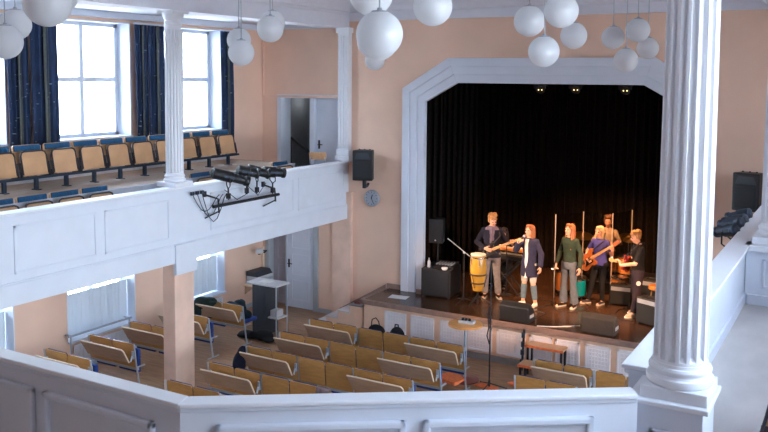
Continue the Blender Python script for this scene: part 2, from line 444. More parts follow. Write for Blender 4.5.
# ---- proscenium frame: stepped white surround with chamfered corners
def opening(inset):
    l, r, t = OL + inset, OR - inset, OT - inset
    c = 0.5 * inset
    return [(l, ZS), (l, 5.26 - 0.55 * inset), (l + 1.07 - .65 * inset, t), (r - 1.07 + .65 * inset, t), (r, 5.26 - 0.55 * inset), (r, ZS)]
def strip(bm, A, B, y0, y1):
    for i in range(len(A) - 1):
        q = [A[i], A[i + 1], B[i + 1], B[i]]
        prism(bm, q, y0, y1, 'y')
fr = thing('proscenium_frame', 'white stepped frame with chamfered top corners around the stage opening', 'stage frame', (CX, YW, ZS))
def L2(o): # move a mesh made in world space into its parent's local space
    M = Matrix.Identity(4); p = o.parent
    while p is not None:
        M = p.matrix_basis @ M; p = p.parent
    o.data.transform(M.inverted()); return o
insets = [0, 0.17, 0.34, 0.51]
ys = [0.11, 0.08, 0.05]
for i in range(3):
    bm = BM(); strip(bm, opening(insets[i]), opening(insets[i + 1]), YW - ys[i], YW + 0.05)
    L2(obj('frame_band', bm, white, fr, bevel=0.006))
bm = BM(); strip(bm, opening(0.50), opening(0.515), YW - 0.04, YW + 0.06)
L2(obj('inner_edge', bm, white, fr))

# ---- stage box
bm = BM(); box(bm, -9.9, -9.6, YW + .35, 20.4, 0, 6.6); struct('wall_stage_left', bm, blackwall)
bm = BM(); box(bm, -1.9, -1.6, YW + .35, 20.4, 0, 6.6); struct('wall_stage_right', bm, blackwall)
bm = BM(); box(bm, -9.9, -1.6, 20.1, 20.4, 0, 6.6); struct('wall_stage_back', bm, blackwall)
bm = BM(); box(bm, -9.9, -1.6, YW + .35, 20.4, 6.3, 6.6); struct('trim_2', bm, blackwall)

# ---- skirting, dado etc on visible lower walls
bm = BM(); box(bm, XL, XL + .02, 5, YW, 0, 0.1); struct('baseboard_left', bm, doorg)
bm = BM(); box(bm, LD[1], -9.3, YW - .02, YW, 0, 0.1); struct('baseboard_back', bm, doorg)
# thin white conduit / picture rail on the gallery back wall
bm = BM(); box(bm, -12.58, -12.545, YW - .03, YW, 5.02, 6.6); box(bm, -12.58, -10.3, YW - .035, YW, 5.0, 5.05); struct('trim_3', bm, pink)
bm = BM(); box(bm, XL, XL + .04, 4.0, 14.75, 3.62, 4.24); struct('baseboard_left_gallery', bm, riserm)
# pilasters under the gallery at the stage wall
bm = BM(); box(bm, -10.52, -10.03, YW - .10, YW + .02, 0.0, 2.9); struct('trim_4', bm, pink)

# ---- doors
def panel_door(name, x0, x1, y, z0, z1, m, panels, handle_x, lever=True, parent_kind=True, hz=1.05):
    bm = BM(); box(bm, x0, x1, y, y + 0.045, z0, z1)
    for (a, b, c, d) in panels:
        w = 0.018
        for q in ((a, b, c, c + w), (a, b, d - w, d), (a, a + w, c, d), (b - w, b, c, d)):
            box(bm, x0 + q[0], x0 + q[1], y - 0.012, y + .01, z0 + q[2], z0 + q[3])
    o = struct(name, bm, m)
    bm = BM()
    box(bm, handle_x - .022, handle_x + .022, y - .012, y, z0 + hz - .1, z0 + hz + .1)
    tube(bm, (handle_x, y, z0 + hz), (handle_x, y - .06, z0 + hz), .011)
    tube(bm, (handle_x, y - .055, z0 + hz), (handle_x + .12, y - .055, z0 + hz), .011)
    obj('door_handle', bm, blacksteel, o)
    return o
xm = -11.90
panel_door('door_1', xm + .01, LD[1] - .09, YW + 0.02, 0.01, LDZ, doorw, [(0.14, 0.64, 0.18, 0.66), (0.14, 0.64, 0.78, 1.28), (0.14, 0.64, 1.42, 1.98)], xm + .07)
panel_door('door_2', LD[0] + .06, xm - .01, YW + 0.16, 0.01, LDZ, lilac_shade, [(0.12, 0.40, 0.18, 0.95), (0.12, 0.40, 1.1, 1.98)], xm - .07)
bm = BM()
box(bm, LD[1] - .09, LD[1] + .05, YW - .03, YW + .2, 0, LDZ + .05); box(bm, LD[0] - .05, LD[0] + .06, YW - .03, YW + .2, 0, LDZ + .05)
box(bm, LD[0] - .05, LD[1] + .05, YW - .03, YW + .2, LDZ, LDZ + .08)
box(bm, xm - .03, xm + .01, YW + .0, YW + .2, 0, LDZ)
box(bm, LD[0], LD[1], YW + .22, YW + .35, 0, LDZ)
struct('trim_5', bm, doorg)
panel_door('door_3', UD2[0] + .04, UD2[1] + .04, YW + 0.05, 2.91, UDZ[1] - .04, doorw, [], UD2[0] + .11, hz=1.02)
bm = BM()
for x0, x1 in ((UD[0] - .09, UD[0] + .015), (UD[1] - .015, UD2[0] + .03)):
    box(bm, x0, x1, YW - .03, YW + .36, 2.9, UDZ[1])
box(bm, UD[0] - .09, UD2[1] + .06, YW - .03, YW + .2, UDZ[1] - .03, UDZ[1] + .05)
box(bm, UD2[0], UD2[1] + .05, YW + .12, YW + .3, 2.9, UDZ[1])
struct('trim_6', bm, white)
# stair room behind the dark opening
bm = BM()
box(bm, -12.4, -11.0, 18.0, 18.1, 2.9, 5.3); box(bm, -12.5, -12.4, YW + .35, 18.1, 2.9, 5.3); box(bm, -11.15, -11.05, YW + .35, 18.1, 2.9, 5.3)
box(bm, -12.5, -11.0, YW + .35, 18.1, 5.2, 5.3); box(bm, -12.5, -11.0, YW, 18.1, 2.8, 2.9)
struct('wall_stairwell', bm, darkroom)
bm = BM(); path(bm, [(-12.2, 16.6, 4.0), (-11.75, 16.6, 3.75), (-11.25, 16.6, 3.3)], .035); path(bm, [(-12.2, 16.6, 4.0), (-12.2, 16.6, 2.9)], .02); path(bm, [(-11.3, 16.6, 3.33), (-11.3, 16.6, 2.9)], .02)
_l = bpy.data.lights.new('stairwell_fill_light', 'POINT'); _l.energy = 3; _l.shadow_soft_size = .15; _l.color = (.9, .95, 1)  # added point light, out of view, to brighten the stair room
_o = bpy.data.objects.new('stairwell_fill_light', _l); COL.objects.link(_o); _o.location = (-12.1, 17.2, 4.9)
tag(obj('stair_handrail', bm, blacksteel), 'black sloping handrail inside the dark doorway on the upper gallery', 'handrail')

# ================================================================ GALLERIES
# slabs and tiers
bm = BM()
box(bm, XL, -10.25, 2.0, YW, 2.42, 2.9)
struct('floor_gallery_left', bm, tierm)
bm = BM(); box(bm, XL, -10.28, 2.0, YW, 2.36, 2.42); struct('ceiling_under_gallery', bm, white)
bm = BM(); box(bm, XL, -10.74, 4.0, 14.75, 2.9, 3.6); box(bm, -10.745, -10.725, 4.0, 14.75, 3.595, 3.62)
o = struct('floor_gallery_tier', bm, riserm)
bm = BM(); box(bm, XL, -10.76, 4.0, 14.73, 3.6, 3.62); struct('floor_tier_boards', bm, tierm)
bm = BM(); box(bm, -1.2, XR, -1.5, YW, 2.42, 2.9); struct('floor_gallery_right', bm, gfloor)
bm = BM(); prism(bm, [(-10.2, -1.5), (-1.2, -1.5), (-1.2, 5.0), (-3.4, 3.5), (-8.1, 3.5), (-10.2, 5.0)], 2.42, 2.9, 'z'); struct('floor_gallery_rear', bm, gfloor)

def parapet(name, label, pts, inward, panels, zcap=3.6, w=0.25):
    """pts: outer (hall side) cap edge polyline; inward: sign so that the left normal * inward points to the gallery."""
    t = thing(name, label, 'balcony parapet', (pts[0][0], pts[0][1], 2.3))
    P = [V((a, b)) for a, b in pts]
    def off(d):
        out = []
        for i, p in enumerate(P):
            ns = []
            if i > 0: e = (P[i] - P[i - 1]).normalized(); ns.append(V((-e.y, e.x)))
            if i < len(P) - 1: e = (P[i + 1] - P[i]).normalized(); ns.append(V((-e.y, e.x)))
            n = (ns[0] + ns[-1]).normalized(); n = n / max(0.3, n.dot(ns[0]))
            out.append(p + n * d * inward)
        return out
    def slab(bm, d0, d1, z0, z1):
        A, B = off(d0), off(d1)
        for i in range(len(P) - 1):
            prism(bm, [A[i], A[i + 1], B[i + 1], B[i]], z0, z1, 'z')
    bm = BM(); slab(bm, 0.05, w - .02 if w < .2 else .19, 2.3, 3.55); L2(obj('wall_body', bm, white, t))
    bm = BM(); slab(bm, 0.0, w, 3.572, zcap); L2(obj('cap', bm, white2, t, bevel=0.008))
    bm = BM(); slab(bm, 0.02, w - .012 if w < .2 else .22, 3.54, 3.575); L2(obj('cap_moulding', bm, white, t, bevel=0.01))
    bm = BM(); slab(bm, 0.02, 0.10, 2.3, 2.60); slab(bm, 0.03, 0.08, 2.60, 2.63); L2(obj('lower_fascia', bm, white, t, bevel=0.004))
    bm = BM()   # inner skirting
    slab(bm, (w - .03 if w < .2 else .18), (w - .005 if w < .2 else .215), 2.9, 3.02); L2(obj('skirting', bm, white, t, bevel=0.004))
    # panel mouldings: (segment, s0, s1, z0, z1, face)
    for (sg, s0, s1, z0, z1, face) in panels:
        e = (P[sg + 1] - P[sg]).normalized(); n = V((-e.y, e.x)) * inward
        d = 0.05 if face == 'o' else (w - .02 if w < .2 else .19)
        mw, h = (0.045, 0.036) if (w < .2) else (0.035, 0.016)
        bm = BM()
        base = P[sg] + n * d
        sgn = -1 if face == 'o' else 1
        for q in ((s0, s1, z0, z0 + mw), (s0, s1, z1 - mw, z1), (s0, s0 + mw, z0, z1), (s1 - mw, s1, z0, z1)):
            pa, pb = base + e * q[0], base + e * q[1]
            nn = n * sgn * h
            prism(bm, [pa - nn * .2, pb - nn * .2, pb + nn, pa + nn], q[2], q[3], 'z')
        L2(obj('panel_moulding', bm, white, t, bevel=0.012 if w < .2 else 0.005))
    return t
# left gallery (runs Y from 5.2 to 16), hall side is +X
lp = []
for s0, s1 in ((0.35, 1.95), (2.2, 3.63), (3.79, 5.17), (6.19, 8.7), (8.85, 10.6)):
    lp.append((0, s0, s1, 2.73, 3.41, 'o'))
parapet('balcony_parapet', 'long white panelled balcony front along the left gallery', [(-10.10, 5.2), (-10.10, YW)], 1, lp)
# right gallery
rp = []
parapet('balcony_parapet', 'white balcony parapet running along the right gallery behind the large column', [(-1.36, 5.56), (-1.36, YW)], -1, rp)
# rear gallery with the two chamfered corners, hall side is +Y
fp = [(0, 1.41, 2.53, 2.85, 3.47, 'i'), (0, 0.27, 1.31, 2.85, 3.47, 'i'),
      (1, 0.16, 1.14, 2.85, 3.45, 'i'), (1, 1.24, 1.98, 2.85, 3.45, 'i'), (1, 2.08, 2.82, 2.85, 3.45, 'i')]
parapet('balcony_parapet', 'nearest white balcony parapet with an angled corner across the bottom of the view',
        [(-1.20, 5.163), (-3.43, 3.65), (-8.05, 3.65), (-10.10, 5.2)], 1, fp, w=.135)
# cross wall in the right gallery behind the second column
t = thing('gallery_dividing_wall', 'low white panelled wall across the right gallery at the far column', 'low wall', (0, 10.5, 2.9))
bm = BM(); box(bm, -1.16, XR, 10.45, 10.60, 2.9, 3.53); L2(obj('wall_body', bm, white, t))
bm = BM(); box(bm, -1.18, XR, 10.39, 10.66, 3.53, 3.6); L2(obj('cap', bm, white2, t, bevel=.01))
bm = BM(); box(bm, -1.13, XR, 10.42, 10.46, 2.9, 3.02); L2(obj('skirting', bm, white, t, bevel=.005))
for a in (-0.98, 0.1):
    bm = BM()
    for q in ((a, a + .95, 3.1, 3.13), (a, a + .95, 3.42, 3.45), (a, a + .03, 3.1, 3.45), (a + .92, a + .95, 3.1, 3.45)): box(bm, q[0], q[1], 10.435, 10.46, q[2], q[3])
    L2(obj('panel_moulding', bm, white, t, bevel=.005))

# beams over the gallery columns with cornice
for nm, xa, xb, s in (('trim_7', -10.62, -10.15, 1), ('trim_8', -1.33, -0.86, -1)):
    bm = BM(); box(bm, xa, xb, -1.5, YW, 6.58, 7.5)
    xe = xb if s > 0 else xa
    prof = [(0, 6.86), (0.03, 6.86), (0.05, 6.90), (0.09, 6.93), (0.09, 6.96), (0.3, 7.3), (0.5, 7.5), (0, 7.5)]
    prism(bm, [(xe + s * a, z) for a, z in prof], -1.5, YW, 'y')
    xi = xa if s > 0 else xb
    prof = [(0, 6.58), (0.05, 6.58), (0.10, 6.66), (0.10, 6.70), (0, 6.72)]
    prism(bm, [(xi - s * a, z) for a, z in prof], -1.5, YW, 'y')
    struct(nm, bm, ceilm)
bm = BM(); box(bm, XL, -10.62, -1.5, YW, 6.68, 6.9); box(bm, XL, XL + .12, -1.5, YW, 6.56, 6.68); box(bm, -12.5, -10.6, YW - .12, YW, 6.58, 6.68)
box(bm, -0.9, XR, -1.5, YW, 6.68, 6.9); struct('ceiling_gallery', bm, white)

# ---- fluted columns
def column(label, x, y, zb, zt, r, rz=0, nfl=16, pl=0.215):
    t = thing('fluted_column', label, 'column', (x, y, zb), rz)
    bm = BM(); box(bm, -pl, pl, -pl, pl, 0, 0.075); obj('plinth', bm, white2, t, bevel=.006)
    bm = BM()
    prof = [(r * 1.16, 0.075), (r * 1.22, 0.085), (r * 1.245, 0.105), (r * 1.22, 0.125), (r * 1.13, 0.132), (r * 1.09, 0.145), (r * 1.11, 0.158),
            (r * 1.15, 0.164), (r * 1.16, 0.178), (r * 1.12, 0.192), (r * 1.05, 0.196), (r * 1.04, 0.215)]
    lathe(bm, prof, 64); obj('base', bm, white2, t, smooth=True)
    H = zt - zb; bm = BM(); n = nfl * 12; rings = []
    zs = [0.205, 0.235, 0.245, 0.262, 0.9, 1.5, 2.1, H - .34, H - .32, H - .30, H - .24]
    for iz, z in enumerate(zs):
        ent = 1 - 0.10 * max(0, (z - 0.3) / H) ** 1.6
        fl = 0 if iz in (0, 1, 9, 10) else (0.5 if iz in (2, 8) else 1)
        ring = []
        for i in range(n):
            ph = (i % 12) / 12
            dep = 0 if ph < 0.34 else math.sin(PI * (ph - 0.29) / 0.76) ** 0.6
            rr = r * ent * (1 - 0.17 * dep * fl)
            a = 2 * PI * i / n; ring.append(bm.verts.new((rr * math.cos(a), rr * math.sin(a), z)))
        rings.append(ring)
    for a, b in zip(rings, rings[1:]):
        for i in range(n):
            j = (i + 1) % n; bm.faces.new((a[i], a[j], b[j], b[i]))
    bm.faces.new(rings[0][::-1]); bm.faces.new(rings[-1])
    me_o = obj('shaft', bm, white2, t, smooth=True)
    bm = BM(); q = r * 0.90
    lathe(bm, [(q, H - .26), (q * 1.12, H - .245), (q * 1.12, H - .22), (q * 1.02, H - .21), (q * 1.02, H - .16), (q * 1.2, H - .12), (q * 1.32, H - .08), (q * 1.32, H - .05)], 48)
    box(bm, -q * 1.38, q * 1.38, -q * 1.38, q * 1.38, H - .05, H)
    obj('capital', bm, white2, t, smooth=True)
    return t
column('large white fluted column nearest the camera on the right parapet', -0.948, 5.36, 3.55, 6.58, 0.163, pl=.197)
column('slim white fluted column standing on the left gallery parapet', -10.33, 10.7, 3.60, 6.58, 0.150)
column('white fluted column cut by the right edge of the photo', -0.90, 10.75, 3.60, 6.58, 0.150)
# pedestals
t = thing('column_pedestal', 'white pedestal block under the large nearest column', 'pedestal', (-0.94, 5.4, 2.9))
bm = BM(); box(bm, -1.17, -0.77, 5.15, 5.58, 2.9, 3.515); L2(obj('block', bm, white, t, bevel=.004))
bm = BM(); box(bm, -1.22, -0.735, 5.12, 5.62, 3.515, 3.55); L2(obj('cap', bm, white2, t, bevel=.008))
bm = BM()
for q in ((-1.08, -0.84, 3.02, 3.05), (-1.08, -0.84, 3.33, 3.37), (-1.08, -1.05, 3.02, 3.37), (-.87, -.84, 3.02, 3.37)): box(bm, q[0], q[1], 5.125, 5.155, q[2], q[3])
L2(obj('panel_moulding', bm, white, t, bevel=.004))
# square lower pillar and corner pilasters
t = thing('square_pillar', 'square pink and white pillar carrying the left gallery', 'pillar', (-10.29, 10.72, 0))
bm = BM(); box(bm, -10.43, -10.15, 10.48, 10.95, 0, 2.3); L2(obj('shaft', bm, pink, t, bevel=.01))
bm = BM(); box(bm, -10.16, -10.085, 10.46, 10.97, 2.1, 2.62); L2(obj('bracket', bm, white, t, bevel=.006))
t = thing('wall_pilaster', 'white fluted half column against the stage wall beside the white gallery door', 'pilaster', (-10.2, YW - .12, 3.6))
bm = BM(); box(bm, -10.36, -10.08, 15.86, YW, 3.85, 6.58)
for i in range(4): tube(bm, (-10.325 + i * .070, 15.863, 3.9), (-10.325 + i * .070, 15.863, 6.4), .022)
L2(obj('shaft', bm, white2, t))
bm = BM(); box(bm, -10.41, -10.03, 15.81, YW, 3.6, 3.72); box(bm, -10.39, -10.05, 15.83, YW, 3.72, 3.86); L2(obj('base', bm, white2, t, bevel=.015))
bm = BM(); box(bm, -10.40, -10.04, 15.82, YW, 6.46, 6.58); L2(obj('capital', bm, white2, t, bevel=.015))

# ================================================================ OUTSIDE
t = thing('apartment_building', 'pale sunlit building facade seen through the left balcony windows', 'building', (-27, 9, -3))
bm = BM(); box(bm, -29, -27, -12, 32, -3, 9.6); L2(obj('wall', bm, facade, t))
for yy in range(-10, 31, 3):
    for zz in (1.2, 4.4, 7.2):
        bm = BM(); box(bm, -27.02, -26.97, yy, yy + 1.2, zz, zz + 1.7); box(bm, -26.99, -26.93, yy + .56, yy + .64, zz, zz + 1.7); box(bm, -26.99, -26.93, yy, yy + 1.2, zz + 1.05, zz + 1.12); box(bm, -27.0, -26.85, yy - .1, yy + 1.3, zz - .12, zz)
        L2(obj('window', bm, facadew, t))
bm = BM()
for zz in (0.6, 3.8, 6.6, 9.4): box(bm, -27.0, -26.9, -12, 32, zz - .3, zz - .12)
L2(obj('string_course', bm, facade, t))

# ================================================================ CURTAINS (upper windows)
def hang(bm, y0, y1, z0, z1, x, nf, amp, thick=0.008, axis='y', flare=0.0):
    n = nf * 8; rows = 14; F = []; Bk = []
    for j in range(rows + 1):
        z = z0 + (z1 - z0) * j / rows; fr_, br_ = [], []
        k = 1 - 0.25 * j / rows
        for i in range(n + 1):
            s = i / n; w = y0 + (y1 - y0) * s
            d = amp * k * (math.sin(2 * PI * nf * s + 0.5 * math.sin(j * .35)) + 0.35 * math.sin(2 * PI * nf * 1.7 * s + 1 + j * .1))
            for lst, dd in ((fr_, 0), (br_, -thick)):
                p = (x + d + dd, w, z) if axis == 'y' else (w, x + d + dd, z)
                lst.append(bm.verts.new(p))
        F.append(fr_); Bk.append(br_)
    for j in range(rows):
        for i in range(n):
            bm.faces.new((F[j][i], F[j][i + 1], F[j + 1][i + 1], F[j + 1][i]))
            bm.faces.new((Bk[j][i], Bk[j + 1][i], Bk[j + 1][i + 1], Bk[j][i + 1]))
    for j in range(rows):
        for i in (0, n):
            bm.faces.new((F[j][i], F[j + 1][i], Bk[j + 1][i], Bk[j][i]))
    for j in (0, rows):
        for i in range(n):
            bm.faces.new((F[j][i], Bk[j][i], Bk[j][i + 1], F[j][i + 1]))
for (y0, y1, lab) in ((9.03, 9.43, 'navy patterned curtain at the far left, right of the leftmost window'),
                      (9.48, 10.03, 'navy patterned curtain at the left side of the wide bright window'),
                      (11.84, 12.15, 'navy curtain on the pier just right of the wide bright window'),
                      (12.17, 12.62, 'navy curtain partly behind the slim left gallery column'),
                      (14.32, 14.74, 'navy curtain right of the farthest upper window')):
    t = thing('window_curtain', lab, 'curtain', (-12.42, y0, 3.7), 0, 'navy curtains at the upper windows')
    bm = BM(); hang(bm, y0, y1, 3.75, 6.47, -12.42, 4, 0.035); L2(obj('cloth', bm, curtm, t, smooth=True))
    bm = BM(); hang(bm, y0 + (y1 - y0) * .42, y0 + (y1 - y0) * .6, 3.76, 6.46, -12.375, 1, 0.02); L2(obj('lining', bm, olive, t, smooth=True))
    bm = BM(); tube(bm, (-12.42, y0 - .02, 6.49), (-12.42, y1 + .02, 6.49), .015); box(bm, XL, -12.41, (y0 + y1) / 2 - .01, (y0 + y1) / 2 + .01, 6.48, 6.50); L2(obj('rail', bm, white, t))

# ================================================================ STAGE
t = thing('stage_platform', 'dark stage platform with pale panelled front at the end of the hall', 'stage', (CX, 14.85, 0))
bm = BM(); prism(bm, [(-9.05, 14.88), (-1.4, 14.88), (-1.4, 15.99), (-2.71, 15.99), (-2.71, 16.36), (-1.91, 16.36), (-1.91, 20.08), (-9.59, 20.08), (-9.59, 16.36), (-8.42, 16.36), (-8.42, 15.99), (-9.05, 15.99)], ZS - .06, ZS, 'z'); L2(obj('stage_floor', bm, stagef, t))
bm = BM(); box(bm, -9.05, -1.4, 14.90, 15.98, 0.0, ZS - .06); L2(obj('front_wall', bm, pale, t))
bm = BM(); box(bm, -9.10, -1.4, 14.82, 14.90, ZS - .09, ZS + .004); box(bm, -9.12, -9.05, 14.82, YW, ZS - .09, ZS + .004); L2(obj('edge_trim', bm, stageedge, t, bevel=.004))
bm = BM(); box(bm, -9.07, -1.4, 14.87, 14.905, 0, 0.13); L2(obj('skirting', bm, skirtg, t))
bm = BM(); box(bm, -9.12, OL, YW - .04, YW, ZS, ZS + .1); L2(obj('wall_skirting', bm, stageedge, t)); bm = BM(); box(bm, OL + .4, OL + .52, YW - .14, YW - .05, ZS, ZS + .1); L2(obj('wall_skirting', bm, stageedge, t))
for x0, x1 in ((-8.54, -8.04), (-7.93, -7.40), (-7.26, -6.74), (-6.66, -6.14), (-6.04, -5.46), (-5.38, -4.93), (-4.87, -4.41), (-4.30, -3.84), (-3.72, -3.25), (-3.15, -2.7)):
    bm = BM(); z0, z1 = 0.17, 0.66; y = 14.90
    box(bm, x0, x1, y - .012, y, z0, z1); g = obj('panel', bm, grille, t)
    L2(g); bm = BM(); w = .035
    for q in ((x0, x1, z0, z0 + w), (x0, x1, z1 - w, z1), (x0, x0 + w, z0, z1), (x1 - w, x1, z0, z1)): box(bm, q[0], q[1], y - .028, y - .01, q[2], q[3])
    for k in range(1, 8): box(bm, x0 + (x1 - x0) * k / 8 - .006, x0 + (x1 - x0) * k / 8 + .006, y - .02, y - .01, z0 + .07, z1 - .07)
    for k in range(1, 7): box(bm, x0 + .07, x1 - .07, y - .019, y - .01, z0 + (z1 - z0) * k / 7 - .005, z0 + (z1 - z0) * k / 7 + .005)
    L2(obj('panel_grille', bm, grille, g))
# side steps
t = thing('side_steps', 'grey steps rising to the left end of the stage', 'steps', (-9.6, 15.4, 0))
for k in range(4):
    bm = BM(); x1 = -9.12 - .30 * k; z1 = 0.83 - 0.166 * (k + 1); 
    box(bm, x1 - .30, x1, 14.92, YW - .12, 0, z1 - .03); L2(obj('riser_block', bm, pale, t))
    bm = BM(); box(bm, x1 - .31, x1, 14.90, YW - .10, z1 - .03, z1); L2(obj('tread', bm, lightgrey if k else skirtg, t))
bm = BM(); prism(bm, [(-10.3, 0.22), (-10.3, 0.10), (-9.1, ZS - .02), (-9.1, ZS + .1)], YW - .13, YW - .10, 'y'); L2(obj('stringer', bm, stageedge, t))
bm = BM(); box(bm, -9.36, -9.22, 15.0, 15.16, .664, .72); ell(bm, (-9.29, 15.08, .725), (.065, .07, .03))
tag(obj('folded_cloth', bm, redbase), 'dark red folded bundle lying on the top grey step', 'cloth')

# stage drapes
t = thing('stage_curtain', 'wide black pleated curtain across the back of the stage', 'curtain', (CX, 19.8, ZS))
bm = BM(); hang(bm, -9.55, -1.95, ZS + .02, 6.2, 19.8, 46, 0.05, .01, 'x'); L2(obj('cloth', bm, blackcloth, t, smooth=True))
for k, (x0, y) in enumerate(((-9.45, 17.0), (-9.2, 18.4), (-2.9, 17.0), (-3.1, 18.4))):
    t = thing('stage_leg_drape', 'black side drape on the %s of the stage, %s of the pair' % (('left' if k < 2 else 'right'), ('front one' if k % 2 == 0 else 'rear one')), 'curtain', (x0, y, ZS))
    bm = BM(); hang(bm, x0, x0 + 1.15, ZS + .02, 6.2, y, 8, .04, .01, 'x'); L2(obj('cloth', bm, blackcloth, t, smooth=True))
# lanterns at the head of the opening
bm = BM(); tube(bm, (-9.6, 16.55, 6.12), (-1.9, 16.55, 6.12), .03); tag(obj('lantern_pipe', bm, blacksteel), 'black pipe above the stage opening carrying the small lanterns', 'pipe')
for k, (x, z) in enumerate(((-5.84, 5.33), (-5.10, 5.34), (-4.12, 5.34))):
    t = thing('stage_lantern', 'small black stage lantern at the top of the opening, %s of three' % ('left one', 'middle one', 'right one')[k], 'spotlight', (x, 16.55, z), 0, 'lanterns over the stage opening')
    M = Matrix.Rotation(0.5, 4, 'X')
    bm = BM(); lathe(bm, [(.05, -.12), (.08, -.10), (.08, .08), (.10, .12)], 16, M=Matrix.Rotation(2.2, 4, 'X')); obj('housing', bm, blackplastic, t, smooth=True)
    bm = BM(); path(bm, [(-.12, 0, 0), (-.12, 0, .16), (.12, 0, .16), (.12, 0, 0)], .012); tube(bm, (0, 0, .16), (0, 0, 6.10 - z), .015); obj('yoke', bm, blacksteel, t)
    for sx in (-1, 1):
        bm = BM(); box(bm, sx * .08 - .05, sx * .08 + .05, -.12, -.1, -.05, .06); obj('barn_door', bm, blackplastic, t)
    bm = BM(); ell(bm, (-.03, -.1, -.07), .012); ell(bm, (.04, -.1, -.07), .012); obj('indicator', bm, led, t)
    spot('stage_lantern_light', (x, 16.5, z - .15), (x + (.2 - .2 * k), 18.0, ZS), 700, (1.0, .45, .18), 1.35, .8)

# ================================================================ LIGHTING BARS on both galleries
def fixture(label, loc, tgt, ln=.42, r=.085, group=None, m=blackplastic, lens=lens_cool):
    t = thing('theatre_spotlight', label, 'spotlight', loc, 0, group)
    d = V(tgt) - V(loc); M = d.to_track_quat('Z', 'Y').to_matrix().to_4x4()
    bm = BM(); lathe(bm, [(r * .5, -ln * .45), (r * .95, -ln * .40), (r, -ln * .3), (r, ln * .1), (r * .8, ln * .13), (r * .8, ln * .42), (r * .95, ln * .45), (r * .95, ln * .55)], 18, M=M); obj('housing', bm, m, t, smooth=True)
    bm = BM(); lathe(bm, [(r * .7, ln * .552), (r * .68, ln * .56)], 16, M=M); obj('lens', bm, lens, t)
    bm = BM(); box(bm, -r * 1.1, r * 1.1, -.02, .02, -.10, .10, M=M); obj('clamp', bm, bluesteel, t)
    bm = BM(); path(bm, [M @ V((r * 1.2, 0, 0)), M @ V((r * 1.2, 0, 0)) + V((0, 0, -.16)), V((0, 0, -.22)), M @ V((-r * 1.2, 0, 0)) + V((0, 0, -.16)), M @ V((-r * 1.2, 0, 0))], .011); obj('yoke', bm, blacksteel, t)
    bm = BM(); tube(bm, (0, 0, -.2), (0, 0, -.42), .016); box(bm, -.03, .03, -.03, .03, -.40, -.30); obj('hook', bm, blacksteel, t)
    return t
def lightbar(sx, xb, which):
    x = xb
    t = thing('lighting_bar', 'black lighting bar with cables bolted to the %s gallery front' % which, 'lighting bar', (x, 11.2, 3.18))
    bm = BM(); tube(bm, (x, 11.30, 3.18), (x, 13.2, 3.18), .03, n=12); L2(obj('bar', bm, blacksteel, t, smooth=True))
    for yy in (11.45, 13.1):
        bm = BM(); path(bm, [(x - sx * .11, yy - .25, 3.40), (x - sx * .02, yy, 3.30), (x, yy, 3.05)], .017); box(bm, x - sx * .13, x - sx * .09, yy - .28, yy - .22, 3.36, 3.46)
        path(bm, [(x - sx * .11, yy - .25, 2.98), (x, yy, 3.08)], .014); L2(obj('bracket', bm, blacksteel, t))
    bm = BM()
    for k, (ya, za) in enumerate(((10.86, 3.46), (10.98, 3.46), (11.10, 3.46))):
        path(bm, [(x - sx * .09, ya, za)] + [(x - sx * .08 + .0, ya + (11.55 + .1 * k - ya) * s, za - (.35 + .12 * k) * math.sin(PI * min(1, s * 1.05)) * (1 - .25 * s) - .1 * s) for s in (.15, .3, .45, .6, .75, .9, 1)], .008, 6)
        box(bm, x - sx * .1, x - sx * .06, ya - .03, ya + .03, za - .03, za + .03)
    path(bm, [(x, 11.6, 3.45), (x + sx * .04, 11.9, 3.24), (x + sx * .03, 12.15, 3.3), (x, 12.3, 3.5)], .007, 6)
    path(bm, [(x, 12.25, 3.45), (x + sx * .04, 12.5, 3.25), (x, 12.8, 3.45)], .007, 6)
    L2(obj('cable', bm, bluesteel, t))
    return t
lightbar(1, -10.0, 'left'); lightbar(-1, -1.47, 'right')
tg = V((CX, 16.6, 1.6))
spec = ((11.68, 3.68, .72, .10, 'long black profile spotlight nearest the left gallery column', (-8.0, 14.6, 2.7)),
        (12.20, 3.72, .42, .10, 'second black spotlight from the left gallery column, with open front', (-9.2, 13.2, 3.45)),
        (12.50, 3.70, .44, .10, 'third black spotlight from the left gallery column', (-9.0, 13.6, 3.3)),
        (12.98, 3.64, .46, .105, 'spotlight at the stage end of the left lighting bar', (-9.0, 14.8, 3.4)))
for y, z, ln, r, lab, tt in spec:
    fixture(lab, (-9.98, y, z), tt, ln, r, 'spotlights on the left gallery bar')
for k, (y, z) in enumerate(((11.35, 3.58), (11.75, 3.62), (12.15, 3.60), (12.55, 3.62))):
    fixture('black spotlight on the right gallery bar, %s from the large column' % ORD[k], (-1.49, y, z), (-4.2, 13.6, 2.7), .36, .075, 'spotlights on the right gallery bar', bluesteel, lens_warm if k == 1 else lens_cool)
for y, tx in ((11.68, -6.6), (12.20, -5.6), (12.50, -4.6), (12.98, -5.2)):
    spot('gallery_spot_light', (-9.72, y + .3, 3.62), (tx, 16.4, 1.2), 750, (1.0, .60, .33), .62, .7)
for y, tx in ((11.6, -6.2), (12.1, -5.0), (12.6, -4.2), (13.0, -5.6)):
    spot('gallery_spot_light', (-1.72, y + .25, 3.56), (tx, 16.4, 1.2), 750, (1.0, .52, .25), .62, .7)

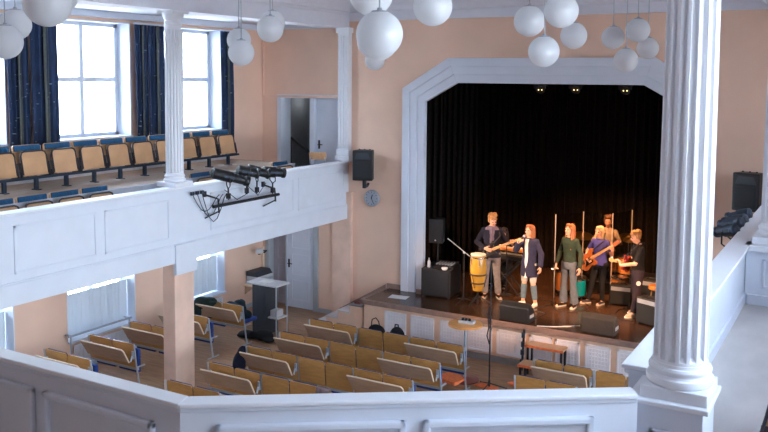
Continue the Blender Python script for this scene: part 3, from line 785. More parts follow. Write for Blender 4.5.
# wall loudspeakers and clock on the stage wall
def wall_speaker(label, x, y, z, rz):
    t = thing('wall_speaker', label, 'loudspeaker', (x, y, z), rz)
    bm = BM(); prism(bm, [(-.23, -.17), (.23, -.17), (.17, .15), (-.17, .15)], 0, .66, 'z'); obj('cabinet', bm, blackplastic, t, bevel=.02)
    bm = BM(); box(bm, -.19, .19, -.185, -.165, .05, .42); obj('grille', bm, grillecloth, t, bevel=.01)
    bm = BM(); prism(bm, [(-.18, .47), (.18, .47), (.13, .60), (-.13, .60)], -.183, -.165, 'y'); obj('horn', bm, darkgrey, t, bevel=.008)
    bm = BM(); tube(bm, (0, 0, 0), (0, 0, -.18), .045); path(bm, [(0, 0, -.16), (.0, .2, -.16), (0, .3, -.12)], .03); obj('bracket', bm, blacksteel, t)
    bm = BM()
    for a in (-.12, 0, .12): ell(bm, (a, 0, .665), .02)
    obj('rigging_point', bm, blacksteel, t)
wall_speaker('black loudspeaker on the left of the stage wall above the clock', -9.55, 15.70, 3.24, .25)
wall_speaker('black loudspeaker on the right of the stage wall beside the right gallery', -1.74, 15.70, 3.24, -.25)
t = thing('wall_clock', 'round white wall clock with grey rim below the left wall speaker', 'clock', (-9.50, YW - .05, 2.81))
RX = Matrix.Rotation(PI / 2, 4, 'X')
bm = BM(); lathe(bm, [(.17, -.045), (.185, -.02), (.185, .03), (.165, .045), (.160, .03)], 40, M=RX); obj('rim', bm, steel, t, smooth=True)
bm = BM(); lathe(bm, [(.162, 0.0), (.162, .028)], 40, M=RX); obj('face', bm, mat('clock_face', (.62, .64, .70), .5), t)
bm = BM()
for k in range(12):
    a = k * PI / 6; M = Matrix.Translation((0, -.03, 0)) @ Matrix.Rotation(a, 4, 'Y'); box(bm, -.005, .005, -.002, .001, .12, .15, M=M)
obj('hour_mark', bm, darkedge, t)
for a, ln, w in ((.3, .085, .009), (2.7, .125, .006)):
    bm = BM(); box(bm, -w, w, -.002, .001, -.02, ln, M=Matrix.Translation((0, -.034, 0)) @ Matrix.Rotation(a, 4, 'Y')); obj('hand', bm, darkedge, t)

# ================================================================ PENDANT GLOBES
globes = [(-6.12, 4.85, 6.10, .200, 'large white globe lamp nearest the top left corner'),
          (-8.39, 6.86, 6.41, .178, 'white globe lamp partly hidden behind the large top left globe'),
          (-8.85, 6.56, 6.08, .184, 'white globe lamp just left of the large top left globe'),
          (-8.59, 6.23, 5.86, .194, 'lowest white globe lamp at the left edge of the photo'),
          (-7.88, 10.20, 6.20, .200, 'front globe of the overlapping pair above the gallery doorway'),
          (-8.36, 10.88, 6.34, .200, 'globe behind the pair front one above the gallery doorway'),
          (-8.43, 10.19, 5.85, .200, 'lower globe beside the farthest navy curtain'),
          (-8.89, 10.69, 6.07, .194, 'upper globe beside the farthest navy curtain'),
          (-3.65, 6.23, 5.86, .200, 'large low globe left of the stage opening, largest in view'),
          (-3.98, 6.64, 6.25, .200, 'globe cut by the top edge just above the largest low globe'),
          (-4.19, 7.12, 5.86, .205, 'globe almost hidden directly behind the largest low globe'),
          (-6.92, 11.67, 5.76, .160, 'small far globe peeping out below the largest low globe'),
          (-3.92, 7.76, 6.22, .200, 'single large globe at the top right of the largest low globe'),
          (-3.86, 10.41, 6.23, .200, 'left globe of the cluster over the middle of the stage opening'),
          (-3.55, 10.11, 5.83, .193, 'lowest globe of the cluster over the middle of the stage opening'),
          (-3.20, 9.69, 6.29, .200, 'topmost globe of the cluster over the middle of the stage opening'),
          (-3.91, 12.45, 6.14, .200, 'right globe of the cluster over the middle of the stage opening'),
          (-3.86, 14.49, 6.20, .197, 'left globe of the far cluster beside the large column'),
          (-3.41, 14.34, 6.31, .200, 'topmost globe of the far cluster beside the large column'),
          (-3.43, 15.19, 6.04, .193, 'right globe of the far cluster beside the large column'),
          (-3.45, 13.77, 5.80, .194, 'lowest globe of the far cluster beside the large column')]
g0 = None
for x, y, z, r, lab in globes:
    t = thing('pendant_globe_lamp', lab, 'pendant lamp', (x, y, z), 0, 'white globe pendants')
    bm = BM(); bmesh.ops.create_uvsphere(bm, u_segments=40, v_segments=24, radius=r); obj('globe', bm, opal, t, smooth=True)
    bm = BM(); lathe(bm, [(r * .36, r * .93), (r * .34, r * .985), (r * .12, r * 1.02), (r * .10, r * 1.12)], 20); obj('cap', bm, steel, t, smooth=True)
    bm = BM(); tube(bm, (0, 0, r), (0, 0, 7.5 - z), .007, n=6); obj('cord', bm, steel, t)

# ================================================================ HALL BENCHES (two linked seats, writing board behind)
def bench(pitch=.545, board=True, up=(True, True)):
    t = thing('lecture_bench', '', 'bench', (0, 0, 0)); Wd = 2 * pitch
    lean = Matrix.Rotation(-.10, 4, 'X')
    for k in range(2):
        x0 = k * pitch + .012; x1 = (k + 1) * pitch - .012
        M = Matrix.Translation((0, 0.03, .40)) @ Matrix.Rotation(.10, 4, 'X')
        c = .035
        bm = BM(); prism(bm, [(x0, 0), (x1, 0), (x1, .43 - c), (x1 - c * .4, .43 - c * .3), (x1 - c, .43), (x0 + c, .43), (x0 + c * .4, .43 - c * .3), (x0, .43 - c)], -.008, .008, 'y', M); bk = obj('backrest', bm, ochre, t)
        bm = BM(); prism(bm, [(x0 + .02, .03), (x1 - .02, .03), (x1 - .02, .40), (x1 - .05, .432), (x0 + .05, .432), (x0 + .02, .40)], .01, .04, 'y', M); obj('back_cushion', bm, navy, bk, bevel=.008)
        bm = BM()
        if up[k]: box(bm, x0 + .03, x1 - .03, .11, .18, .27, .69)
        else: box(bm, x0 + .03, x1 - .03, .08, .50, .42, .49)
        obj('seat', bm, blue, t, bevel=.02)
    for x in (0.0, Wd):
        bm = BM()
        path(bm, [(x, -.02, .82), (x, .03, .42), (x, .10, .02)], .016)
        path(bm, [(x, -.04, .012), (x, .26, .012)], .014); path(bm, [(x, .03, .40), (x, .22, .40)], .014)
        obj('leg', bm, steel, t)
    bm = BM(); box(bm, 0, Wd, .05, .09, .34, .38); obj('crossbar', bm, steel, t)
    if board:
        q = [V((.01, -.20, .765)), V((Wd - .10, -.20, .765)), V((Wd - .075, -.18, .73)), V((Wd - .085, -.05, .50)), V((.03, -.05, .50))]
        nn = V((0, -.265, -.15)).normalized() * .02
        bm = BM(); A = [bm.verts.new(p) for p in q]; B = [bm.verts.new(p + nn) for p in q]
        for i in range(5):
            j = (i + 1) % 5; bm.faces.new((A[i], A[j], B[j], B[i]))
        bm.faces.new(A[::-1]); bm.faces.new(B); bd = obj('writing_board', bm, beech, t)
        bm = BM(); q2 = [p - nn * .15 for p in q]
        for a, b in ((0, 1), (1, 2), (2, 3)):
            tube(bm, q[a] + nn * .5 + V((0, -.002, .004)), q[b] + nn * .5 + V((0, -.002, .004)), .013, n=6)
        obj('board_edge', bm, beechedge, bd)
        for x in (.06, Wd - .04):
            bm = BM(); path(bm, [(x, .03, .62), (x, -.04, .60), (x, -.07, .52)], .016); box(bm, x - .02, x + .02, -.03, .04, .56, .70); obj('bracket', bm, steel, t)
    return t
def place(proto, x, y, lab, group):
    global used
    if proto.name not in used: used.add(proto.name); proto.location = (x, y, 0); proto['label'] = lab; proto['group'] = group; return proto
    return dup(proto, (x, y, 0), None, lab, group)
used = set()
b_board, b_plain = bench(.545, True), bench(.545, False)
rowsY = [13.13, 12.18, 11.23, 10.25, 9.30]
rname = ['row nearest the stage', 'second row from the stage', 'third row from the stage', 'fourth row from the stage', 'fifth row from the stage']
grp = 'ochre lecture benches in the middle of the hall'
for i, y in enumerate(rowsY):
    for j in range(3):
        if i == 3 and j == 2 or i == 4 and j > 0: continue
        lab = 'ochre bench, %s of the %s, %s' % (('left end', 'middle', 'right end')[j], rname[i], 'no writing board' if (j == 1 or i == 4) else 'pale board behind')
        place(b_plain if (j == 1 or i == 4) else b_board, -9.20 + 1.09 * j, y, lab, grp)
b2_board, b2_plain = bench(.50, True), bench(.50, False)
place(b2_board, -4.65, 13.14, 'bench with pale board beside the step stool, right of the mic stand', 'ochre benches right of the aisle')
place(b2_plain, -3.63, 13.14, 'bench with bare ochre backs beside the large column pedestal', 'ochre benches right of the aisle')
place(b2_plain, -4.66, 12.28, 'bench with only its back tops showing above the white parapet, right of the aisle', 'ochre benches right of the aisle')
b3 = bench(.57, True); b3d = bench(.55, True, (True, False))
for y, lab in ((9.33, 'bench under the left gallery nearest the camera, half hidden by the parapet'), (10.27, 'bench with pale board in front of the radiator pipe under the left gallery'),
               (11.23, 'bench directly left of the square pillar under the left gallery'), (12.17, 'bench directly right of the square pillar under the left gallery')):
    place(b3, -12.04, y, lab, 'ochre benches under the left gallery')
place(b3d, -11.96, 13.15, 'bench beside the tall dark desk with one blue seat folded down', 'ochre benches under the left gallery')

# ================================================================ GALLERY FOLDING SEATS (seen from the front, seats tipped up)
def folding(low=False):
    t = thing('folding_seat', '', 'seat'); w = .272; h = .70
    # faces local +X ; back at x=0
    M = Matrix.Rotation(-.13, 4, 'Y')
    bm = BM(); c = .03; prism(bm, [(-w, .26), (w, .26), (w, h - c), (w - c, h), (-w + c, h), (-w, h - c)], -.01, .01, 'x', M); bk = obj('backrest', bm, seatwood, t)
    bm = BM(); box(bm, .01, .03, -w + .02, w - .02, h - .10, h - .008, M=M); obj('back_cushion', bm, petrol, bk, bevel=.01)
    N = Matrix.Translation((.13, 0, .17)) @ Matrix.Rotation(-.20, 4, 'Y')
    def rr(w, h0, h1, c):
        return [(-w, h0), (w, h0), (w, h1 - c), (w - c * .3, h1 - c * .3), (w - c, h1), (-w + c, h1), (-w + c * .3, h1 - c * .3), (-w, h1 - c)]
    bm = BM(); prism(bm, rr(.238, .03, .43, .07), .0, .035, 'x', N); st = obj('seat_panel', bm, seatwood, t)
    bm = BM(); pts = [N @ V((.035, a, b)) for a, b in [(-.238, .05), (-.238, .36), (-.218, .41), (-.168, .43), (.168, .43), (.218, .41), (.238, .36), (.238, .05)]]; path(bm, pts, .014, 6); obj('seat_edge', bm, darkedge, st)
    bm = BM(); prism(bm, rr(.22, .05, .42, .07), -.035, 0, 'x', N); obj('seat_cushion', bm, petrol, st)
    for s in (-1, 1):
        bm = BM(); box(bm, -.02 , .16, s * .268 - .008, s * .268 + .008, .17, .28); path(bm, [(.02, s * .27, .24), (.16, s * .27, .22), (.11, s * .27, .42)], .014); obj('bracket', bm, darkedge, t)
    return t
fs = folding()
gL = 'beech folding seats in the upper back row of the left gallery'
ys = [13.71 - .59 * k for k in range(13)]
for k, y in enumerate(ys):
    lab = 'folding seat with petrol blue strip, %s from the stage end of the upper gallery row' % ORD[k]
    if k == 0: fs.location = (-11.86, y, 3.65); fs['label'] = lab; fs['group'] = gL
    else: dup(fs, (-11.86, y, 3.65), None, lab, gL)
t = thing('seat_beam', 'dark beam on short posts carrying the upper gallery folding seats', 'seat frame', (-11.78, 10.6, 3.62))
bm = BM(); box(bm, -11.74, -11.67, 6.4, 14.02, 3.80, 3.84); L2(obj('beam', bm, bluesteel, t))
for k in range(13):
    y = 13.70 - .59 * k
    bm = BM(); box(bm, -11.73, -11.68, y - .03, y + .03, 3.62, 3.81); box(bm, -11.78, -11.62, y - .035, y + .035, 3.62, 3.635); L2(obj('post', bm, bluesteel, t))
fl = folding()
gF = 'beech folding seats in the front row of the left gallery'
fy = [9.33, 8.75, 8.17, 7.59] + [11.79, 14.24]
flab = ['first folding seat left of the gallery column, only its blue top above the parapet', 'second folding seat left of the gallery column in the front gallery row', 'third folding seat left of the gallery column in the front gallery row', 'fourth folding seat left of the gallery column in the front gallery row',
        'front row gallery seat just right of the slim column', 'front row gallery seat beside the dark doorway']
for k, y in enumerate(fy):
    if k == 0: fl.location = (-10.68, y, 3.01); fl['label'] = flab[0]; fl['group'] = gF
    else: dup(fl, (-10.68, y, 3.01), None, flab[k], gF)
for k in range(2):
    tt = thing('seat_beam', ('low beam under the front gallery seats left of the column', 'low beam under the front gallery seats right of the column')[k], 'seat frame', (-10.58, (8.2, 13)[k], 2.9))
    y0, y1 = ((7.2, 9.7), (11.4, 14.6))[k]
    bm = BM(); box(bm, -10.62, -10.55, y0, y1, 3.22, 3.26); L2(obj('beam', bm, bluesteel, tt))
    for y in (y0 + .1, y1 - .1):
        bm = BM(); box(bm, -10.61, -10.56, y - .03, y + .03, 2.9, 3.22); L2(obj('post', bm, bluesteel, tt))
t = thing('wooden_chair', 'light wooden chair back showing above the gallery front beside the pilaster', 'chair', (-10.62, 15.35, 2.9), .3)
bm = BM(); prism(bm, [(-.2, .74), (.2, .74), (.2, .88), (.16, .90), (-.16, .90), (-.2, .88)], .18, .20, 'y'); obj('backrest', bm, seatwood, t)
bm = BM(); box(bm, -.2, .2, -.2, .2, .43, .46); obj('seat', bm, seatwood, t, bevel=.01)
for sx in (-1, 1):
    for sy in (-1, 1):
        bm = BM(); tube(bm, (sx * .17, sy * .17, .43), (sx * .19, sy * .19, 0), .015); 
        if sy > 0: tube(bm, (sx * .17, .17, .43), (sx * .17, .18, .80), .014)
        obj('leg', bm, steel, t)
t = dup(fs, (-0.37, 6.30, 2.90), PI, 'dark edged folding seat cut by the lower right corner of the photo', 'single seat on the right gallery')

# ================================================================ UNDER THE LEFT GALLERY: desk, shelf, pipes
t = thing('lectern_desk', 'tall dark desk with pale top between the benches and the white doors', 'desk', (-11.2, 13.9, 0))
bm = BM(); box(bm, -.22, .60, 0, .48, 1.07, 1.10); obj('top', bm, lightgrey, t, bevel=.004)
bm = BM(); box(bm, -.05, .30, .02, .06, 0.0, 1.07); obj('front_panel', bm, darkgrey, t)
bm = BM(); box(bm, -.05, -.02, .06, .45, .0, 1.07); obj('side_panel', bm, darkgrey, t)
bm = BM(); box(bm, .27, .30, .06, .45, .0, 1.07); obj('side_panel', bm, darkgrey, t)
bm = BM(); box(bm, .30, .57, .1, .42, .36, .39); obj('low_shelf', bm, lightgrey, t)
for y in (.05, .43):
    bm = BM(); tube(bm, (.56, y, 0), (.56, y, 1.07), .016); obj('leg', bm, steel, t)
bm = BM(); box(bm, .33, .50, .14, .38, .39, .53)
tag(obj('white_box', bm, lightgrey, None, bevel=.01), 'small white box on the low shelf of the dark desk', 'box').location = (-11.2, 13.9, 0)
bm = BM(); box(bm, .02, .30, .12, .34, 0, .012)
tag(obj('paper_sheet', bm, paper), 'pale paper on top of the dark desk', 'paper').location = (-11.2, 13.9, 1.10)
t = thing('wall_shelf', 'small pale shelf on the peach wall under the swing arm', 'shelf', (-12.6, 15.62, .60))
bm = BM(); box(bm, 0, .42, -.38, .38, -.03, 0); obj('board', bm, beechedge, t, bevel=.004)
for y in (-.3, .3):
    bm = BM(); prism(bm, [(0, -.03), (.3, -.03), (0, -.25)], y - .015, y + .015, 'y'); obj('bracket', bm, beech, t)
t = thing('printer', 'grey white printer with dark lid on the wall shelf', 'printer', (-12.58, 15.62, .60))
bm = BM(); box(bm, .03, .38, -.30, .26, 0, .20); obj('body', bm, lightgrey, t, bevel=.015)
bm = BM(); prism(bm, [(.02, .20), (.36, .20), (.28, .31), (.02, .31)], -.31, .27, 'y'); obj('lid', bm, darkgrey, t, bevel=.01)
bm = BM(); box(bm, .38, .384, -.12, .26, .08, .14); obj('tray', bm, steel, t)
t = thing('swing_arm_camera', 'dark swing arm with small camera head on the wall above the printer', 'camera arm', (-12.55, 15.93, .40))
bm = BM(); box(bm, 0, .03, -.02, .02, .24, 1.0); obj('post', bm, beechedge, t)
bm = BM(); path(bm, [(.04, 0, .85), (.16, -.06, .92), (.22, -.35, .98)], .018); obj('arm', bm, bluesteel, t)
bm = BM(); box(bm, .17, .28, -.50, -.33, .93, 1.03); obj('head', bm, lightgrey, t, bevel=.01)
bm = BM(); lathe(bm, [(.03, 0), (.03, .03)], 14, (.225, -.42, .90)); obj('lens', bm, blackplastic, t)
t = thing('radiator_pipe', 'white heating pipe bracket below the window behind the benches', 'pipe', (-12.45, 10.9, .4))
bm = BM(); tube(bm, (0, -.75, .33), (0, .75, .33), .02); obj('pipe', bm, steel, t)
for y in (-.7, .7):
    bm = BM(); box(bm, -.15, .02, y - .012, y + .012, .315, .345); tube(bm, (0, y, .33), (0, y, -.4), .014); obj('bracket', bm, steel, t)
for k, y in enumerate((8.3, 11.05, 13.75)):
    t = thing('radiator', ('pale radiator under the leftmost low window', 'pale radiator under the low window behind the radiator pipe', 'pale radiator under the low window behind the dark coat')[k], 'radiator', (-12.56, y, .08))
    bm = BM(); box(bm, 0, .03, -.7, .7, .02, .42)
    for q in range(18): box(bm, .03, .042, -.66 + q * .076, -.62 + q * .076, .05, .40)
    obj('panel', bm, white2, t)
    bm = BM(); tube(bm, (.02, .72, .05), (.02, .72, -.08), .012); tube(bm, (.02, -.72, .05), (.02, -.72, -.08), .012); obj('pipe', bm, white2, t)

def heap(name, label, cat, loc, parts, m, vox=.025, rz=0):
    bm = BM()
    for c, r in parts: ell(bm, c, r)
    o = voxel(name, bm, m, None, vox, 4); o.location = loc; o.rotation_euler = (0, 0, rz); return tag(o, label, cat)
heap('dark_coat', 'dark green black coat draped over the left end of the last gallery bench', 'coat', (-11.72, 13.1, .58), [((-.10, -.06, .20), (.26, .10, .14)), ((-.26, -.10, .04), (.12, .09, .24)), ((.06, -.04, .26), (.18, .10, .09)), ((-.05, .1, .05), (.22, .08, .22)), ((-.34, -.1, -.12), (.05, .05, .14))], cloth('dark_green_coat', (.012, .022, .018)))
heap('dark_coat', 'dark teal jacket hanging over the folded blue seat by the desk', 'coat', (-11.13, 13.26, .52), [((-.12, -.02, .22), (.18, .07, .12)), ((-.02, .10, .12), (.20, .10, .24)), ((.08, .2, .03), (.14, .12, .10)), ((.05, .1, .3), (.1, .06, .08))], cloth('teal_black_cloth', (.014, .024, .034)))
heap('bag_heap', 'black bags in a heap on the floor before the dark desk', 'bag', (-10.86, 13.60, 0), [((-.24, 0, .08), (.26, .15, .08)), ((.12, .05, .11), (.24, .16, .11)), ((.30, .0, .06), (.14, .12, .06)), ((-.05, -.08, .14), (.10, .06, .07)), ((-.40, -.05, .04), (.12, .06, .04))], c_black)
heap('navy_coat', 'navy coat hanging over the left end of the third row bench', 'coat', (-9.28, 11.17, .40), [((0.02, .0, .33), (.05, .12, .10)), ((0, -.05, .12), (.09, .16, .22)), ((-.04, -.08, -.06), (.10, .16, .16)), ((.08, -.08, .2), (.08, .06, .2)), ((-.10, -.1, -.2), (.10, .14, .12))], c_navy)
t = thing('backpack', 'black backpack propped on a front row seat by the stage', 'backpack', (-7.42, 13.40, .46))
bm = BM(); ell(bm, (0, 0, .20), (.17, .11, .22)); ell(bm, (0, -.03, .08), (.18, .12, .12)); obj_ = voxel('body', bm, c_black, t, .025, 4)
bm = BM(); path(bm, [(-.04, -.02, .40), (-.03, -.02, .46), (.03, -.02, .46), (.04, -.02, .40)], .012); obj('handle', bm, c_black, t)
bm = BM(); box(bm, -.11, .11, .08, .13, .02, .2); obj('pocket', bm, c_black, t, bevel=.02)
t = thing('shoulder_bag', 'small black bag with strap loop on a front row seat', 'bag', (-7.85, 13.38, .60))
bm = BM(); ell(bm, (0, 0, .13), (.19, .08, .13)); voxel('body', bm, c_black, t, .02, 3)
bm = BM(); path(bm, [(-.12, 0, .22), (-.10, 0, .34), (-.02, 0, .38), (.04, 0, .32), (.06, 0, .24)], .010); obj('strap', bm, c_black, t)
t = thing('navy_holdall', 'navy holdall lying behind the left end of the front bench row', 'bag', (-9.35, 14.2, 0), .2)
bm = BM(); ell(bm, (0, 0, .17), (.34, .17, .17)); ell(bm, (-.18, 0, .24), (.18, .15, .12)); voxel('body', bm, c_navy, t, .025, 4)
bm = BM(); path(bm, [(-.1, -.05, .33), (-.05, -.05, .42), (.1, -.05, .40), (.14, -.05, .31)], .012); obj('handle', bm, c_black, t)
heap('knitted_scarf', 'grey brown knitted scarf on the fourth row backrest', 'scarf', (-6.93, 10.23, .80), [((0, 0, .025), (.13, .04, .03)), ((-.07, -.035, -.03), (.05, .03, .08)), ((.02, -.04, -.02), (.04, .03, .06)), ((.09, -.02, .0), (.05, .04, .05)), ((-.02, .04, -.05), (.08, .025, .08))], cloth('mauve_knit', (.20, .14, .14)), .02)

# ================================================================ FRONT OF STAGE
t = thing('bistro_table', 'round orange topped bistro table in front of the stage', 'table', (-6.18, 13.72, 0))
bm = BM(); lathe(bm, [(.30, 1.01), (.315, 1.015), (.315, 1.045), (.30, 1.055)], 44); obj('tabletop', bm, tabletop, t)
bm = BM(); tube(bm, (0, 0, .03), (0, 0, 1.02), .03, n=14); obj('column', bm, steel, t, smooth=True)
bm = BM(); lathe(bm, [(.26, 0), (.26, .015), (.10, .04), (.03, .06)], 36); obj('base', bm, redbase, t, smooth=True)
t = thing('small_mixer', 'small pale box with dark objects on the round orange table', 'box', (-6.16, 13.74, 1.055), .1)
bm = BM(); box(bm, -.14, .14, -.08, .08, 0, .05); obj('body', bm, lightgrey, t, bevel=.008)
bm = BM(); 
for a in (-.08, -.02, .05): ell(bm, (a, .0, .06), (.025, .04, .03))
obj('contents', bm, blackplastic, t)
def micstand(label, loc, h, rz, boom=None, mic=True, group=None, base='round'):
    t = thing('microphone_stand', label, 'microphone stand', loc, rz, group)
    bm = BM()
    if base == 'round': lathe(bm, [(.13, 0), (.13, .012), (.04, .03), (.02, .04)], 24)
    else:
        for a in (0.4, 2.5, 4.6): tube(bm, (0, 0, .09), (.30 * math.cos(a), .30 * math.sin(a), .012), .010); ell(bm, (.3 * math.cos(a), .3 * math.sin(a), .014), .014)
        tube(bm, (0, 0, .04), (0, 0, .14), .02)
    obj('base', bm, blacksteel, t)
    bm = BM(); tube(bm, (0, 0, .03), (0, 0, h * .55), .014); tube(bm, (0, 0, h * .5), (0, 0, h), .010); tube(bm, (0, 0, h * .52), (0, 0, h * .58), .02); obj('pole', bm, blacksteel, t)
    end = V((0, 0, h)); d = V((0, -.3, .2))
    if boom:
        a, b = V(boom[0]), V(boom[1]); bm = BM(); tube(bm, a, b, .009); ell(bm, (0, 0, h), .025); obj('boom', bm, steel if base != 'round' else blacksteel, t); end = b; d = b - a
    if mic:
        d = d.normalized(); bm = BM(); tube(bm, end, end + d * .15, .012, .018); ell(bm, end + d * .17, .027); obj('microphone', bm, blackplastic, t)
    return t
t = micstand('tall black microphone stand on the hall floor before the stage', (-5.63, 13.56, 0), 2.25, 0, None, False, None, 'tripod')
bm = BM(); path(bm, [(.0, -.02, 1.5), (-.04, -.02, 1.35), (-.02, -.02, 1.1), (-.05, -.02, .95), (0, -.02, .8)], .012); obj('cable', bm, blacksteel, t)
t = thing('cable_stack', 'thin black folded stand leaning by the pale stage front panels', 'folded stand', (-5.46, 14.72, 0))
bm = BM(); tube(bm, (0, 0, 0), (.0, .1, .78), .022); obj('pole', bm, blacksteel, t)
for z in (.12, .3, .45, .62):
    bm = BM(); tube(bm, (0, z * .12 - .02, z), (0, z * .12 - .02, z + .09), .036); obj('coil', bm, bluesteel, t)
t = thing('step_stool', 'two level wooden step stool with black legs at the stage front', 'steps', (-4.98, 14.66, 0))
for nm, x0, x1, y0, y1, z in (('top_step', -.36, .36, -.10, .20, .56), ('low_step', -.36, .36, -.48, -.14, .30)):
    bm = BM(); box(bm, x0, x1, y0, y1, z - .04, z); tp = obj(nm, bm, stepwood, t, bevel=.004)
    bm = BM(); box(bm, x0 - .004, x1 + .004, y0 - .006, y0 + .004, z - .042, z + .002); obj('nosing', bm, orangef, tp)
    for x in (x0 + .04, x1 - .04):
        for y in (y0 + .04, y1 - .04):
            bm = BM(); box(bm, x - .018, x + .018, y - .018, y + .018, 0, z - .04); obj('leg', bm, blacksteel, t)
def orange_patch(label, pts, z):  # low flat orange slab on the floor, outlined by pts
    bm = BM(); prism(bm, pts, 0.0, z, 'z'); return tag(obj('floor_patch', bm, orangef, None, bevel=.01), label, 'mat')
orange_patch('larger orange patch on the floor left of the round table base', [(-6.68, 13.42), (-6.20, 13.34), (-6.12, 13.62), (-6.50, 13.92)], .06)
orange_patch('orange patch on the floor under the tall microphone stand', [(-5.92, 13.52), (-5.52, 13.44), (-5.46, 13.62), (-5.80, 13.72)], .03)
orange_patch('orange patch on the floor left of the step stool', [(-5.42, 13.90), (-5.00, 13.80), (-4.95, 14.05), (-5.20, 14.16)], .05)

# ================================================================ PEOPLE
def hand(bm, w, d, n, side, curl=.5):
    """w wrist, d direction of the hand, n the palm's facing, side: direction towards the thumb."""
    d = V(d).normalized(); n = V(n); n = (n - d * n.dot(d)).normalized(); s = d.cross(n)
    if s.dot(V(side)) < 0: s = -s
    w = V(w)
    for k in range(5):
        f = -.030 + .015 * k
        caps(bm, w + s * f * .5, w + d * .082 + s * f, .013, .012, 8)
    fl = (.058, .072, .078, .068)
    for k in range(4):
        b = w + d * (.085 + (.004 if k in (1, 2) else 0)) + s * (.030 - .020 * (3 - k)) if False else w + d * .084 + s * (-.031 + .0207 * k)
        dd = (d + s * (-.10 + .067 * k)).normalized(); p = b; r = .0090
        for q, a in zip((.45, .32, .23), (.55, .9, .7)):
            ang = curl * a
            dd = (dd * math.cos(ang) + n * math.sin(ang)).normalized()
            e = p + dd * fl[k] * q * 1.15; caps(bm, p, e, r, r * .93, 7); p = e; r *= .93
    b = w + d * .025 + s * .030; dd = (d * .6 + s * .75 + n * .25).normalized(); e = b + dd * .045; caps(bm, b, e, .0125, .0105, 8)
    dd = (d * .85 + s * .25 + n * (.3 + .4 * curl)).normalized(); caps(bm, e, e + dd * .032, .0105, .0085, 8)

